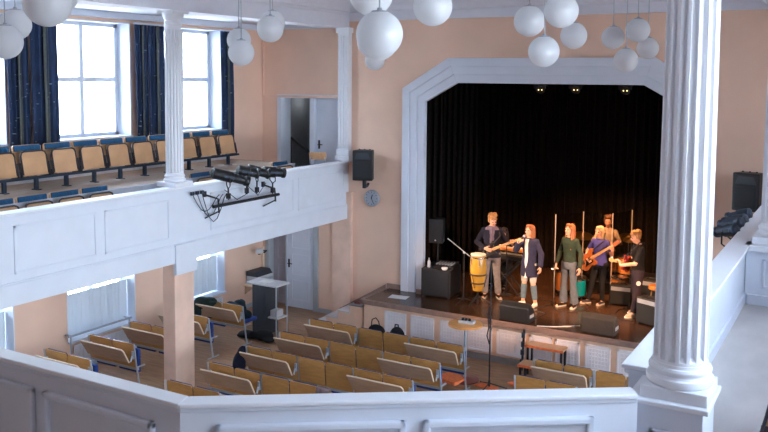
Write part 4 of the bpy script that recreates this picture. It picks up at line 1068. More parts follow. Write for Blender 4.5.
def person(label, loc, rz, h, J, hair, top, legs, shoes, seated=False):
    """Local frame: faces -Y, +X is the figure's left."""
    t = thing('person', label, 'person', loc, rz)
    k = h / 1.72
    def P(*a): return V(a) * k
    hipz = J.get('hipz', .93); hx = J.get('hipx', 0); hy = J.get('hipy', 0)
    lean = J.get('lean', (0, 0)); wd = J.get('w', 1.0)
    pel = V((hx, hy, hipz)); dz = 0
    def spine(z):   # z measured as standing height; shifted with the pelvis, leaned forward
        f = max(0, (z - .93) / .53); return V((hx + lean[0] * f, hy + lean[1] * f, z - .93 + hipz))
    sh = {s: spine(1.385) + V((s * .160 * wd, 0.008, 0)) for s in (-1, 1)}
    el = {-1: V(J.get('elR', (-.25, .03, 1.12))), 1: V(J.get('elL', (.25, .03, 1.12)))}
    wr = {-1: V(J.get('wrR', (-.27, -.06, .86))), 1: V(J.get('wrL', (.27, -.06, .86)))}
    hip = {s: spine(.90) + V((s * .09, 0, 0)) for s in (-1, 1)}
    kn = {-1: V(J.get('knR', (-.11, -.02, .50))), 1: V(J.get('knL', (.11, -.02, .50)))}
    an = {-1: V(J.get('anR', (-.13, .02, .085))), 1: V(J.get('anL', (.13, .02, .085)))}
    ft = {-1: J.get('ftR', -.25), 1: J.get('ftL', .25)}        # foot heading
    hc = spine(1.60) + V(J.get('head', (0, -.02, 0)))
    HM = Matrix.Rotation(J.get('hyaw', 0), 4, 'Z') @ Matrix.Rotation(J.get('hpitch', 0), 4, 'X') @ Matrix.Rotation(J.get('hroll', 0), 4, 'Y')
    def Hp(x, y, z): return hc + (HM @ V((x, y, z)))
    def torso(bm, g, z0=.80, z1=1.50, extra=0):
        prof = [(.80, .150, .100), (.88, .165 , .112), (.95, .160, .108), (1.05, .135, .095), (1.12, .132, .095), (1.24, .152, .108), (1.34, .160, .108), (1.405, .150, .090), (1.44, .112, .076), (1.46, .082, .066), (1.48, .062, .060), (1.53, .055, .057)]
        R = []
        for z, a, b in prof:
            if z < z0 - .001 or z > z1 + .001: continue
            R.append((spine(z) * k, (a * wd + g) * k, (b + g) * k))
        loft(bm, R, 24)
        if z1 > 1.40:
            for s in (-1, 1): ell(bm, sh[s] * k, (.050 + g * .6) * k)
    def arm(bm, s, g, f=1.0):
        caps(bm, sh[s] * k, (sh[s] + (el[s] - sh[s]) * min(1, f)) * k, (.046 + g * .7) * k, (.040 + g * .8 + (1 - min(1, f)) * .005) * k)
        if f > 1: caps(bm, el[s] * k, (el[s] + (wr[s] - el[s]) * (f - 1)) * k, (.041 + g) * k, (.029 + g * 1.1) * k)
    def leg(bm, s, g, f=2.0, flare=0, a=0.0):
        h0, k0, a0 = hip[s] * k, kn[s] * k, an[s] * k
        if a < 1: caps(bm, h0 + (k0 - h0) * a, h0 + (k0 - h0) * min(1, f), (.083 - .028 * a + g) * k, (.055 + g) * k)
        if f > 1:
            aa = max(0, a - 1); q = min(1, f - 1)
            tube(bm, k0 + (a0 - k0) * aa, k0 + (a0 - k0) * q, (.053 + g) * k, (.038 + g + flare) * k, 14)
            ell(bm, k0 + (a0 - k0) * (aa + .0), (.054 + g) * k)
            caps(bm, k0 + (a0 - k0) * (aa + (q - aa) * .3), k0 + (a0 - k0) * q, (.054 + g + flare * .3) * k, (.036 + g + flare) * k) if not flare else None
    # body
    bm = BM(); torso(bm, 0)
    for s in (-1, 1):
        arm(bm, s, 0, 2.0); leg(bm, s, 0)
        nm = 'R' if s < 0 else 'L'
        d = V(J.get('hd' + nm, (wr[s] - el[s]))); n = V(J.get('hn' + nm, (-s, 0, 0))); sd = V(J.get('hs' + nm, (0, -1, 0)))
        hb = BM(); hand(hb, V((0, 0, 0)), d, n, sd, J.get('curl' + nm, .5))
        me = bpy.data.meshes.new('h'); xf(hb, hb.verts, Matrix.Translation(wr[s] * k) @ Matrix.Scale(k, 4)); hb.to_mesh(me); hb.free(); bm.from_mesh(me); bpy.data.meshes.remove(me)
        f0 = an[s] * k; fd = V((math.sin(ft[s]), -math.cos(ft[s]), 0)); caps(bm, f0 + V((0, 0, -.03)), f0 + fd * .15 + V((0, 0, -.05 * k)), .035, .028)
    nb = spine(1.46) * k; caps(bm, nb, (hc + V((0, .02, -.07))) * k, .054 * k, .050 * k)
    # head: skull, face, jaw, nose, ears
    def E(x, y, z, r): ell(bm, Hp(x, y, z) * k, tuple(q * k for q in r), HM, 18, 12)
    E(0, .012, .035, (.074, .092, .088)); E(0, -.018, -.015, (.066, .074, .088)); E(0, -.035, -.075, (.046, .05, .036)); E(0, -.062, -.092, (.020, .018, .016))
    caps(bm, Hp(0, -.086, .018) * k, Hp(0, -.108, -.026) * k, .009 * k, .014 * k, 8)
    for s in (-1, 1): E(s * .074, .012, -.01, (.010, .022, .032)); E(s * .03, -.075, -.025, (.022, .018, .018)); E(s * .030, -.080, .028, (.022, .012, .008))
    E(0, -.085, -.058, (.022, .010, .009))
    voxel('body', bm, skin, t, .0068, 2)
    for s in (-1, 1):
        bm = BM(); ell(bm, Hp(s * .030, -.084, .008) * k, .0105 * k); obj('eye', bm, eyem, t, smooth=True)
    bm = BM(); ell(bm, Hp(0, -.0935, -.058) * k, (.022 * k, .005 * k, .007 * k), HM); obj('mouth', bm, lipm, t, smooth=True)
    # hair
    if hair:
        hm, kind = hair
        bm = BM()
        E2 = lambda x, y, z, r: ell(bm, Hp(x, y, z) * k, tuple(q * k for q in r), HM, 16, 10)
        E2(0, .030, .055, (.086, .092, .086)); E2(0, -.035, .105, (.070, .055, .035))
        for s in (-1, 1): E2(s * .066, .03, .01, (.022, .055, .06))
        if kind == 'tousled':
            for q in range(26):
                a = q * 2.4; rr = .05 + .03 * (q % 3) / 2; E2(rr * math.cos(a), .02 + rr * math.sin(a), .11 + .02 * math.sin(q * 1.7), (.026, .026, .022))
            E2(-.04, -.08, .085, (.035, .02, .022)); E2(.03, -.085, .08, (.04, .018, .02))
        if kind == 'curly':
            for q in range(46):
                a = q * 2.4; z = -.02 + .15 * (q / 46); rr = .085 * math.cos(max(0, (z - .05) / .12)) ; E2(rr * math.cos(a), .03 + rr * abs(math.sin(a)) * (1 if q % 4 else -.7), z + .03, (.024, .024, .022))
        if kind in ('long', 'bob'):
            ln = .34 if kind == 'long' else .15
            for q in range(15):
                a = -.45 + (PI + .9) * q / 14; x, y = .082 * math.cos(a), .025 + .075 * math.sin(a)
                p0 = Hp(x * .9, y, .07); p1 = Hp(x * 1.08, y * 1.05, -.05); p2 = Hp(x * 1.12, y * 1.0 + .005, -.05 - ln * .5); p3 = Hp(x * (1.25 if kind == 'long' else .95), y * .9 - .005, -.05 - ln + .012 * math.sin(q * 2))
                caps(bm, p0 * k, p1 * k, .022 * k, .024 * k, 8); caps(bm, p1 * k, p2 * k, .024 * k, .022 * k, 8); caps(bm, p2 * k, p3 * k, .022 * k, .012 * k, 8)
            for s in (-1, 1): caps(bm, Hp(s * .015, -.075, .112) * k, Hp(s * .072, -.045, .03) * k, .016 * k, .018 * k, 8)
        voxel('hair', bm, hm, t, .010, 2)
    # upper clothing: list of (name, material, inflate, sleeve, z0, z1, hem drop)
    for (nm, m, g, sl, z0, z1, hem) in top:
        bm = BM(); torso(bm, g, z0, z1)
        if sl:
            for s in (-1, 1): arm(bm, s, g * .8, sl)
        if hem:
            a, b = spine(max(z0, .88)), spine(hem)
            loft(bm, [(b * k, (.185 * wd + g) * k, (.125 + g) * k), (spine((hem + .9) / 2) * k, (.178 * wd + g) * k, (.122 + g) * k), (spine(.92) * k, (.165 * wd + g) * k, (.112 + g) * k), (spine(1.02) * k, (.14 * wd + g) * k, (.10 + g) * k)], 24)
        voxel(nm, bm, m, t, .012, 3)
    # shirt front seen between the open halves of a coat or cardigan
    if J.get('front'):
        m, g, za, zb, hw = J['front']
        prof = [(.62, .125), (.80, .112), (.90, .112), (.95, .110), (1.05, .100), (1.12, .098), (1.24, .110), (1.34, .110), (1.40, .096), (1.44, .080)]
        bm = BM(); L = []
        for z, b in prof:
            if not za - .001 <= z <= zb + .001: continue
            c = spine(z); w_ = hw * (1 + .5 * (z - za) / (zb - za))
            L.append([bm.verts.new(V((c.x + x, c.y - b - g + dy + abs(x) * .25, c.z)) * k) for x, dy in ((-w_, .02), (-w_, -.004), (0, -.006), (w_, -.004), (w_, .02))])
        for a, b in zip(L, L[1:]):
            for i in range(5):
                j = (i + 1) % 5; bm.faces.new((a[i], a[j], b[j], b[i]))
        bm.faces.new(L[0][::-1]); bm.faces.new(L[-1]); obj('shirt_front', bm, m, t, smooth=True)
    # lower clothing: list of (name, material, inflate, from, to, flare, with pelvis)
    for (nm, m, g, a, f, fl, pv) in legs:
        bm = BM()
        if pv: torso(bm, g, .80, 1.03)
        for s in (-1, 1):
            if pv: caps(bm, (spine(.92) + V((s * .06, 0, 0))) * k, hip[s] * k, (.085 + g) * k, (.088 + g) * k)
            leg(bm, s, g, f, fl, a)
        voxel(nm, bm, m, t, .012, 3)
    um, sm_ = shoes
    for s in (-1, 1):
        f0 = an[s] * k; f0 = V((f0.x, f0.y, f0.z - .085 * k)); fd = V((math.sin(ft[s]), -math.cos(ft[s]), 0)); sd = V((fd.y, -fd.x, 0))
        Mx = Matrix(((sd.x, fd.x, 0, f0.x), (sd.y, fd.y, 0, f0.y), (0, 0, 1, f0.z), (0, 0, 0, 1)))
        bm = BM(); pts = [(-.036, -.06), (-.044, .04), (-.048, .11), (-.036, .18), (0, .20), (.036, .18), (.046, .11), (.040, .04), (.034, -.06), (0, -.075)]
        prism(bm, [(x * k, y * k) for x, y in pts], 0, .028 * k, 'z', Mx); so = obj('shoe_sole', bm, sm_, None, bevel=.006)
        bm = BM(); ell(bm, Mx @ V((0, -.01, .06)), (.042 * k, .042 * k, .06 * k)); caps(bm, Mx @ V((0, -.02, .045)), Mx @ V((0, .14, .038)), .042 * k, .034 * k)
        sh_o = voxel('shoe', bm, um, t, .009, 2); so.parent = sh_o
    return t

STG = ZS
# guitarist on the left
p1 = person('young man in navy cardigan and grey trousers playing guitar behind the yellow drum', (-6.82, 16.42, STG), .42, 1.80,
            dict(elR=(-.30, .03, 1.13), wrR=(-.14, -.24, 1.06), hdR=(.75, -.25, -.25), hnR=(.2, 1, .1), hsR=(0, 0, 1), curlR=.6,
                 front=(c_mauve, .022, .90, 1.44, .035), elL=(.31, .03, 1.11), wrL=(.40, -.205, 1.137), hdL=(-.1, -.2, 1), hnL=(0, -1, .2), hsL=(-1, 0, 0), curlL=1.2,
                 head=(.01, -.05, -.01), hyaw=.35, hpitch=.35, hroll=-.1, anR=(-.12, .02, .085), anL=(.15, .0, .085)),
            (h_light, 'tousled'), [('shirt', c_mauve, .012, 0, .88, 1.48, None), ('cardigan', c_navy, .022, 1.9, .88, 1.42, .84)],
            [('trousers', c_grey, .018, 0, 1.97, .012, True)], (c_black, sole))
# seated keyboard player
p2 = person('seated keyboard player in black with dark glasses behind the guitarist and keyboard', (-7.02, 17.60, STG), .0, 1.70,
            dict(hipz=.52, hipy=.08, lean=(0, -.05), elR=(-.27, -.06, .74), wrR=(-.20, -.32, .84), hdR=(.1, -1, -.1), hnR=(0, 0, -1), hsR=(1, 0, 0), curlR=.35,
                 elL=(.27, -.06, .74), wrL=(.20, -.32, .84), hdL=(-.1, -1, -.1), hnL=(0, 0, -1), hsL=(-1, 0, 0), curlL=.35, hpitch=.12, head=(0, -.03, 0),
                 knR=(-.16, -.38, .50), knL=(.16, -.38, .50), anR=(-.16, -.30, .085), anL=(.16, -.30, .085)),
            (h_dark, 'bob'), [('jumper', c_black, .018, 1.9, .84, 1.48, None)], [('trousers', c_black, .016, 0, 1.95, 0, True)], (c_black, darkedge))
bm = BM()
for s in (-1, 1): box(bm, s * .032 - .026, s * .032 + .026, -.150, -.142, 1.165, 1.195)
box(bm, -.07, .07, -.146, -.142, 1.188, 1.196); obj('glasses', bm, blackplastic, p2)
t = thing('keyboard_stool', 'black round stool under the seated keyboard player', 'stool', (-7.02, 17.71, STG))
bm = BM(); lathe(bm, [(.16, .36), (.18, .37), (.18, .40), (.16, .41)], 24); obj('seat', bm, blackplastic, t)
for k_ in range(4):
    a = k_ * PI / 2 + .4; bm = BM(); tube(bm, (.1 * math.cos(a), .1 * math.sin(a), .36), (.17 * math.cos(a), .17 * math.sin(a), 0), .013); obj('leg', bm, blacksteel, t)
# singer
p3 = person('singer in a long navy coat and ripped jeans holding a microphone to the mouth', (-5.90, 16.24, STG), -.25, 1.67,
            dict(elR=(-.29, -.10, 1.16), wrR=(-.14, -.25, 1.36), hdR=(.40, -.0, .40), hnR=(.3, .9, 0), hsR=(-.3, 0, 1), curlR=1.4,
                 elL=(.26, .04, 1.13), wrL=(.29, -.03, .88), curlL=.6, front=(c_white, .030, .62, 1.44, .028), hpitch=-.1, hyaw=-.15, head=(0, -.02, 0), anR=(-.13, -.03, .085), anL=(.14, .03, .085), w=.95),
            (h_ginger, 'bob'), [('top', c_white, .010, 0, .88, 1.41, None), ('coat', c_coat, .030, 1.9, .88, 1.46, .64)],
            [('jeans_upper', c_pale, .016, 0, .90, 0, True), ('jeans_lower', c_shin, .014, 1.18, 1.86, .004, False)], (c_white, sole))
t = thing('microphone', 'black hand microphone held at the singer mouth', 'microphone', (-5.90, 16.24, STG), -.25)
bm = BM(); tube(bm, (-.115, -.265, 1.33), (-.045, -.175, 1.445), .012, .017); obj('handle', bm, blackplastic, t)
bm = BM(); ell(bm, (-.037, -.165, 1.458), .026); obj('grille', bm, steel, t)
# woman in green
p4 = person('woman with ginger hair in a dark green jumper and flared jeans standing with lowered arms', (-5.16, 16.56, STG), -.3, 1.71,
            dict(elR=(-.25, .03, 1.13), wrR=(-.27, -.08, .90), hdR=(0, -.25, -1), curlR=1.1, elL=(.25, .03, 1.13), wrL=(.28, -.05, .87), curlL=.5,
                 hyaw=-.2, hpitch=-.12, anR=(-.12, -.02, .085), anL=(.12, .03, .085), w=.92),
            (h_ginger, 'long'), [('jumper', c_green, .014, 1.95, .90, 1.47, None)], [('flared_jeans', c_jean, .014, 0, 1.97, .038, True)], (c_black, sole))
t = thing('microphone', 'black microphone in the lowered hand of the woman in green', 'microphone', (-5.45, 16.42, STG + .80), 0)
bm = BM(); tube(bm, (0, 0, 0), (.03, .03, .15), .012, .016); obj('handle', bm, blackplastic, t)
bm = BM(); ell(bm, (-.003, -.003, -.02), .026); obj('grille', bm, chrome, t)
# woman with bass
p5 = person('blonde woman in a blue T-shirt and black trousers playing an amber bass guitar', (-4.72, 17.10, STG), -.2, 1.63,
            dict(elR=(-.30, .05, 1.12), wrR=(-.15, -.22, 1.00), hdR=(.7, -.2, -.3), hnR=(.2, 1, .1), hsR=(0, 0, 1), curlR=.6,
                 elL=(.31, .0, 1.12), wrL=(.43, -.215, 1.275), hdL=(-.1, -.2, 1), hnL=(0, -1, .2), hsL=(-1, 0, 0), curlL=1.2, hipx=.04,
                 head=(-.02, -.02, 0), hyaw=-.15, hroll=.05, knR=(-.12, -.03, .50), anR=(-.18, -.08, .085), anL=(.10, .02, .085), knL=(.10, -.01, .5), ftR=-.6, ftL=-.1, w=.95),
            (h_blond, 'long'), [('tshirt', c_blue, .016, .62, .86, 1.46, None)], [('trousers', c_black, .010, 0, 1.95, 0, True)], (c_plum, sole))
# drummer
p6 = person('curly haired drummer in a tan shirt seated behind the clear screen', (-4.92, 18.5, STG + .22), 0, 1.72,
            dict(hipz=.60, hipy=.05, elR=(-.30, -.06, .84), wrR=(-.22, -.32, .86), hdR=(.3, -1, .2), hnR=(0, 0, -1), hsR=(1, 0, 0), curlR=1.3,
                 elL=(.30, -.06, .84), wrL=(.22, -.32, .88), hdL=(-.3, -1, .2), hnL=(0, 0, -1), hsL=(-1, 0, 0), curlL=1.3,
                 knR=(-.22, -.38, .52), knL=(.22, -.38, .52), anR=(-.2, -.34, .085), anL=(.2, -.34, .085), hyaw=.1),
            (h_brown, 'curly'), [('shirt', c_tan, .018, 1.75, .84, 1.46, None)], [('trousers', c_black, .016, 0, 1.95, 0, True)], (c_black, darkedge))
# boy with guitar at the right
p7 = person('boy in a black T-shirt seen in profile playing a dark red guitar', (-3.80, 16.62, STG), -1.15, 1.70,
            dict(elR=(-.30, .02, 1.14), wrR=(-.13, -.25, 1.06), hdR=(.75, -.2, -.2), hnR=(.2, 1, .1), hsR=(0, 0, 1), curlR=.6,
                 elL=(.27, -.11, 1.11), wrL=(.295, -.40, 1.085), hdL=(-.1, -.3, 1), hnL=(-.5, -.8, .2), hsL=(-.7, .5, 0), curlL=1.2,
                 head=(0, -.05, -.01), hpitch=.25, hyaw=.05, anR=(-.12, .04, .085), anL=(.13, -.08, .085)),
            (h_light, 'tousled'), [('tshirt', c_black, .020, .80, .86, 1.47, None)], [('trousers', c_plum, .022, 0, 1.96, .014, True)], (sole, c_white))
bm = BM(); lathe(bm, [(.045, -.004), (.045, .004)], 20, M=Matrix.Translation((.205, -.02, .70)) @ Matrix.Rotation(PI / 2, 4, 'Y')); obj('trouser_badge', bm, c_white, p7)

# ---------------------------------------------------------------- guitars
def guitar(label, owner, c, u, n, m, neckl=.62, k=1.0, bass=False):
    t = thing('electric_guitar', label, 'guitar', owner.location, owner.rotation_euler.z)
    c, u, n = V(c), V(u).normalized(), V(n); n = (n - u * n.dot(u)).normalized(); v = n.cross(u)
    M = Matrix(((u.x, v.x, n.x, c.x), (u.y, v.y, n.y, c.y), (u.z, v.z, n.z, c.z), (0, 0, 0, 1)))
    out = [(-.21, 0), (-.205, .08), (-.17, .14), (-.10, .165), (-.03, .14), (.03, .115), (.08, .135), (.15, .165), (.19, .15), (.17, .10), (.12, .06), (.13, 0), (.12, -.05), (.15, -.10), (.13, -.14), (.07, -.14), (.02, -.115), (-.05, -.14), (-.12, -.165), (-.18, -.14), (-.205, -.07)]
    bm = BM(); prism(bm, [(a * k, b * k) for a, b in out], -.02, .022, 'z', M); bd = obj('body', bm, m, t, bevel=.008)
    bm = BM(); prism(bm, [(-.12, -.10), (.10, -.09), (.11, -.03), (-.06, -.02)], .0225, .026, 'z', M); obj('pickguard', bm, darkgtr if m is not darkgtr else blackplastic, bd)
    bm = BM()
    for a in (-.05, .03): box(bm, a, a + .03, -.035, .035, .024, .034, M)
    box(bm, -.13, -.09, -.04, .04, .024, .036, M); obj('pickup', bm, chrome, bd)
    bm = BM(); prism(bm, [(.08, -.030), (.10 + neckl, -.021), (.10 + neckl, .021), (.08, .030)], .012, .034, 'z', M); nk = obj('neck', bm, maple, t, bevel=.004)
    bm = BM(); prism(bm, [(.10 + neckl, -.024), (.12 + neckl, -.04), (.27 + neckl, -.025), (.29 + neckl, .02), (.25 + neckl, .045), (.12 + neckl, .035), (.10 + neckl, .024)], .006, .022, 'z', M); hd = obj('headstock', bm, maple if not bass else m, t)
    bm = BM()
    for q in range(4): tube(bm, M @ V((.14 + neckl + q * .03, .035, .014)), M @ V((.14 + neckl + q * .03, .062, .014)), .007, n=6)
    obj('tuning_peg', bm, chrome, hd)
    bm = BM()
    for q in range(4): tube(bm, M @ V((-.11, -.022 + q * .0147, .038)), M @ V((.12 + neckl, -.018 + q * .012, .034)), .0013, n=4)
    obj('string', bm, chrome, t)
    bm = BM(); pts = [M @ V((-.20, .02, -.01)), V((-.23, -.02, c.z + .10)), V((-.19, .10, 1.30)), V((.02, .10, 1.47)), V((.13, .0, 1.50)), V((.17, -.13, 1.36)), M @ V((.17, .12, -.01))]
    sm = []
    for i in range(len(pts) - 1):
        for q in range(4): sm.append(pts[i].lerp(pts[i + 1], q / 4))
    path(bm, sm + [pts[-1]], .012, 6); obj('strap', bm, blackplastic, t)
    return t
guitar('black electric guitar with pale neck held by the man in the navy cardigan', p1, (-.06, -.20, 1.05), (.90, -.12, .40), (0.1, -1, .15), darkgtr, .66, 1)
guitar('amber bass guitar held by the blonde woman in blue', p5, (-.12, -.20, .94), (.80, -.08, .55), (.1, -1, .15), sunburst, .60, 1.12, True)
guitar('dark red electric guitar held by the boy in the black T-shirt', p7, (-.10, -.21, 1.02), (.80, -.50, .25), (-.5, -.85, .15), redgtr, .56, 1)

# ================================================================ STAGE EQUIPMENT
t = thing('conga_drum', 'tall yellow conga drum on a black stand before the left guitarist', 'drum', (-6.86, 15.82, STG))
bm = BM(); lathe(bm, [(.10, .28), (.13, .45), (.165, .66), (.172, .78), (.165, .92), (.150, 1.02), (.152, 1.03)], 32); obj('shell', bm, cond, t, smooth=True)
bm = BM(); lathe(bm, [(.150, 1.02), (.158, 1.03), (.150, 1.045), (.02, 1.05)], 32); obj('skin_head', bm, drumskin, t, smooth=True)
for z, r in ((.985, .160), (.62, .168), (.44, .138)):
    bm = BM(); lathe(bm, [(r, z - .016), (r + .008, z - .012), (r + .008, z + .012), (r, z + .016)], 32); obj('hoop', bm, darkedge if z < .9 else chrome, t, smooth=True)
for q in range(6):
    bm = BM(); a = q * PI / 3; tube(bm, (.168 * math.cos(a), .168 * math.sin(a), .98), (.178 * math.cos(a), .178 * math.sin(a), .80), .007, n=6)
    obj('tension_rod', bm, chrome, t)
bm = BM(); tube(bm, (0, 0, 0), (0, 0, .30), .02)
for q in range(3):
    a = q * 2 * PI / 3 + .3; tube(bm, (0, 0, .16), (.30 * math.cos(a), .30 * math.sin(a), .01), .013); path(bm, [(0, 0, .3), (.13 * math.cos(a), .13 * math.sin(a), .36), (.19 * math.cos(a), .19 * math.sin(a), .62)], .009)
obj('stand', bm, blacksteel, t)
# left PA: subwoofer, pole speaker, mixer
t = thing('subwoofer', 'big black subwoofer box at the left edge of the stage opening', 'loudspeaker', (-7.84, 16.10, STG), .12)
bm = BM(); box(bm, -.33, .33, -.36, .36, .03, .62); obj('cabinet', bm, blackplastic, t, bevel=.012)
bm = BM(); box(bm, -.29, .29, -.375, -.355, .07, .58); obj('grille', bm, grillecloth, t, bevel=.008)
bm = BM(); box(bm, .325, .336, -.1, .1, .30, .40); obj('handle', bm, darkedge, t)
for a in (-.27, .27):
    for b in (-.3, .3):
        bm = BM(); tube(bm, (a, b, 0), (a, b, .03), .03); obj('foot', bm, darkedge, t)
t = thing('pole_speaker', 'black loudspeaker on a pole above the subwoofer', 'loudspeaker', (-8.00, 16.24, STG + .62), .12)
bm = BM(); tube(bm, (0, 0, 0), (0, 0, .52), .02); obj('pole', bm, blacksteel, t)
bm = BM(); prism(bm, [(-.16, -.16), (.16, -.16), (.11, .15), (-.11, .15)], .48, 1.0, 'z'); obj('cabinet', bm, blackplastic, t, bevel=.015)
bm = BM(); box(bm, -.13, .13, -.172, -.158, .52, .96); gg = obj('grille', bm, grillecloth, t, bevel=.008)
bm = BM(); box(bm, -.015, .015, -.178, -.171, .535, .56); obj('badge', bm, lightgrey, gg)
t = thing('stage_mixer', 'dark mixer with bottles and a cup on the left subwoofer', 'mixer', (-7.70, 16.05, STG + .62), .1)
bm = BM(); prism(bm, [(-.2, 0), (.2, 0), (.2, .10), (-.2, .05)], -.22, .22, 'x'); obj('body', bm, blackplastic, t)
bm = BM()
for q in range(6): box(bm, -.18 + .065 * q, -.15 + .065 * q, -.15, .12, .075, .095)
obj('fader', bm, steel, t)
bm = BM(); lathe(bm, [(.032, 0), (.034, .12), (.015, .16), (.014, .2)], 16); o = obj('water_bottle', bm, lightgrey, None, smooth=True); o.location = (-8.02, 15.86, STG + .62); tag(o, 'small pale bottle at the front left corner of the subwoofer', 'bottle')
bm = BM(); lathe(bm, [(.05, 0), (.07, .04), (.065, .05)], 20); o = obj('white_bowl', bm, paper, None, smooth=True); o.location = (-7.62, 15.80, STG + .62); tag(o, 'small white round object on the front right of the subwoofer', 'bowl')
# boom stand
micstand('boom microphone stand reaching over the yellow conga drum', (-7.15, 15.75, STG), 1.05, 0, ((-.36, -.05, 1.32), (.20, .04, .92)), True, None, 'tripod')
micstand('microphone stand in front of the seated keyboard player', (-6.62, 16.78, STG), 1.36, .3, None, True)
# keyboard on stand
t = thing('stage_keyboard', 'dark keyboard with wooden end on a black stand behind the singer', 'keyboard', (-6.72, 17.06, STG), -.05)
bm = BM(); box(bm, -.42, .42, -.16, .16, .74, .83); obj('body', bm, blackplastic, t, bevel=.01)
bm = BM()
for q in range(23): box(bm, -.40 + q * .035, -.369 + q * .035, .0, .13, .83, .84)
obj('key', bm, paper, t)
bm = BM(); path(bm, [(-.34, -.15, .01), (.34, -.15, .73)], .018); path(bm, [(.34, -.15, .01), (-.34, -.15, .73)], .018); path(bm, [(-.34, .15, .01), (.34, .15, .73)], .018); path(bm, [(.34, .15, .01), (-.34, .15, .73)], .018)
for x in (-.34, .34): tube(bm, (x, -.2, .012), (x, .2, .012), .018); tube(bm, (x, -.15, .73), (x, .15, .73), .018)
obj('stand', bm, blacksteel, t)
t = thing('second_keyboard', 'upper reddish wooden keyboard above the dark one behind the singer', 'keyboard', (-6.70, 17.10, STG + .92), -.05)
bm = BM(); box(bm, -.38, .38, -.14, .14, 0, .06); obj('body', bm, amber, t, bevel=.01)
bm = BM(); box(bm, -.36, .36, .0, .13, .06, .068); obj('key', bm, paper, t)
for x in (-.33, .33):
    bm = BM(); tube(bm, (x, 0, 0), (x, 0, -.09), .014); obj('support', bm, blacksteel, t)
# floor monitors
def monitor(label, x, y, rz, m):
    t = thing('floor_monitor', label, 'loudspeaker', (x, y, STG), rz)
    bm = BM(); prism(bm, [(-.16, 0), (.18, 0), (.18, .14), (-.02, .36), (-.16, .30)], -.31, .31, 'x'); obj('cabinet', bm, m, t, bevel=.02)
    bm = BM(); A, B = V((0, .17, .16)), V((0, -.01, .352)); nn = V((0, .75, .66))
    prism(bm, [(-.27, 0), (.27, 0), (.27, .25), (-.27, .25)], 0, .012, 'z', Matrix(((1, 0, 0, 0), (0, -.66, .75, .182), (0, .75, .66, .155), (0, 0, 0, 1)))); obj('grille', bm, grillecloth, t)
    for sx in (-1, 1):
        bm = BM(); box(bm, sx * .315 - .006, sx * .315 + .006, -.1, .08, .1, .16); obj('handle', bm, steel, t)
monitor('black wedge monitor at the stage front below the singer', -5.73, 15.12, -.05, blackplastic)
monitor('grey brown wedge monitor at the stage front below the blonde guitarist', -4.12, 15.16, -.02, mat('worn_grey_vinyl', (.028, .025, .023), .7, vary=.2))
# acrylic drum screen
stripm = mat('frosted_strip', (.40, .34, .30), .4)
pts = [(-5.66, 17.12), (-5.27, 17.82), (-4.67, 17.95), (-4.42, 18.62)]
t = thing('drum_screen', 'clear folding acrylic drum screen standing around the drummer', 'screen', (-5.27, 17.8, STG))
for k_ in range(3):
    a, b = V(pts[k_] + (0,)), V(pts[k_ + 1] + (0,)); e = (b - a).normalized(); n_ = V((-e.y, e.x, 0)) * .005
    a2, b2 = a + e * .02, b - e * .02
    bm = BM(); prism(bm, [(a2 - n_)[:2], (b2 - n_)[:2], (b2 + n_)[:2], (a2 + n_)[:2]], STG + .01, STG + 1.78, 'z'); L2(obj('panel', bm, acrylic, t))
for k_, p in enumerate(pts):
    bm = BM(); box(bm, p[0] - .009, p[0] + .009, p[1] - .009, p[1] + .009, STG, STG + 1.79); L2(obj('hinge_strip', bm, stripm, t))
# drums
def drum(name, label, x, y, z, r, d, m, tilt=0, legs=True, axis='z', gz=0):
    t = thing(name, label, 'drum', (x, y, STG + gz))
    M = Matrix.Translation((0, 0, z)) @ (Matrix.Rotation(tilt, 4, 'X') if axis == 'z' else Matrix.Rotation(PI / 2 + tilt, 4, 'X') if axis == 'y' else Matrix.Rotation(PI / 2, 4, 'Y'))
    bm = BM(); lathe(bm, [(r, -d / 2), (r, d / 2)], 36, M=M); obj('shell', bm, m, t, smooth=True)
    for s in (-1, 1):
        bm = BM(); lathe(bm, [(r, s * d / 2 - .016), (r + .012, s * d / 2 - .014), (r + .012, s * d / 2 + .014), (r, s * d / 2 + .016)], 36, M=M); obj('hoop', bm, chrome, t, smooth=True)
        bm = BM(); lathe(bm, [(r - .004, s * (d / 2 + .002)), (r - .004, s * (d / 2 + .008))], 36, M=M); obj('drum_head', bm, drumskin if axis == 'z' else m, t)
    if legs:
        bm = BM()
        for q in range(3):
            a = q * 2 * PI / 3 + .5; lo = z - d / 2 if axis == 'z' else z
            tube(bm, (r * .9 * math.cos(a), r * .9 * math.sin(a), lo + .1), (r * 1.1 * math.cos(a), r * 1.1 * math.sin(a), 0), .011)
        obj('leg', bm, chrome, t)
    return t
t = thing('drum_riser', 'low black drum riser behind the clear screen', 'platform', (-4.85, 18.75, STG))
bm = BM(); box(bm, -.85, .80, -.62, .80, 0, .20); obj('deck', bm, blackplastic, t)
bm = BM(); box(bm, -.87, .82, -.64, .82, .20, .22); obj('top', bm, darkedge, t)
drum('bass_drum', 'teal drum standing between the woman in green and the blonde guitarist', -5.17, 17.20, .30, .17, .36, teal, .15, True, 'z')
drum('snare_drum', 'shallow chrome drum before the seated drummer', -4.95, 18.22, .60, .17, .14, chrome, .1, True, 'z', .22)
drum('floor_tom', 'amber floor tom to the right of the drummer', -4.42, 18.30, .42, .2, .38, amber, 0, True, 'z', .22)
drum('rack_tom', 'amber tom to the left of the drummer', -5.35, 18.30, .50, .16, .26, amber, .15, True, 'z', .22)
drum('hand_drum', 'small amber drum on the floor behind the woman in green', -5.62, 17.62, .28, .17, .42, amber, 0, True)
drum('bongo_drum', 'orange brown drum on the floor right of the blonde guitarist', -4.40, 17.62, .30, .17, .40, amber, 0, True)
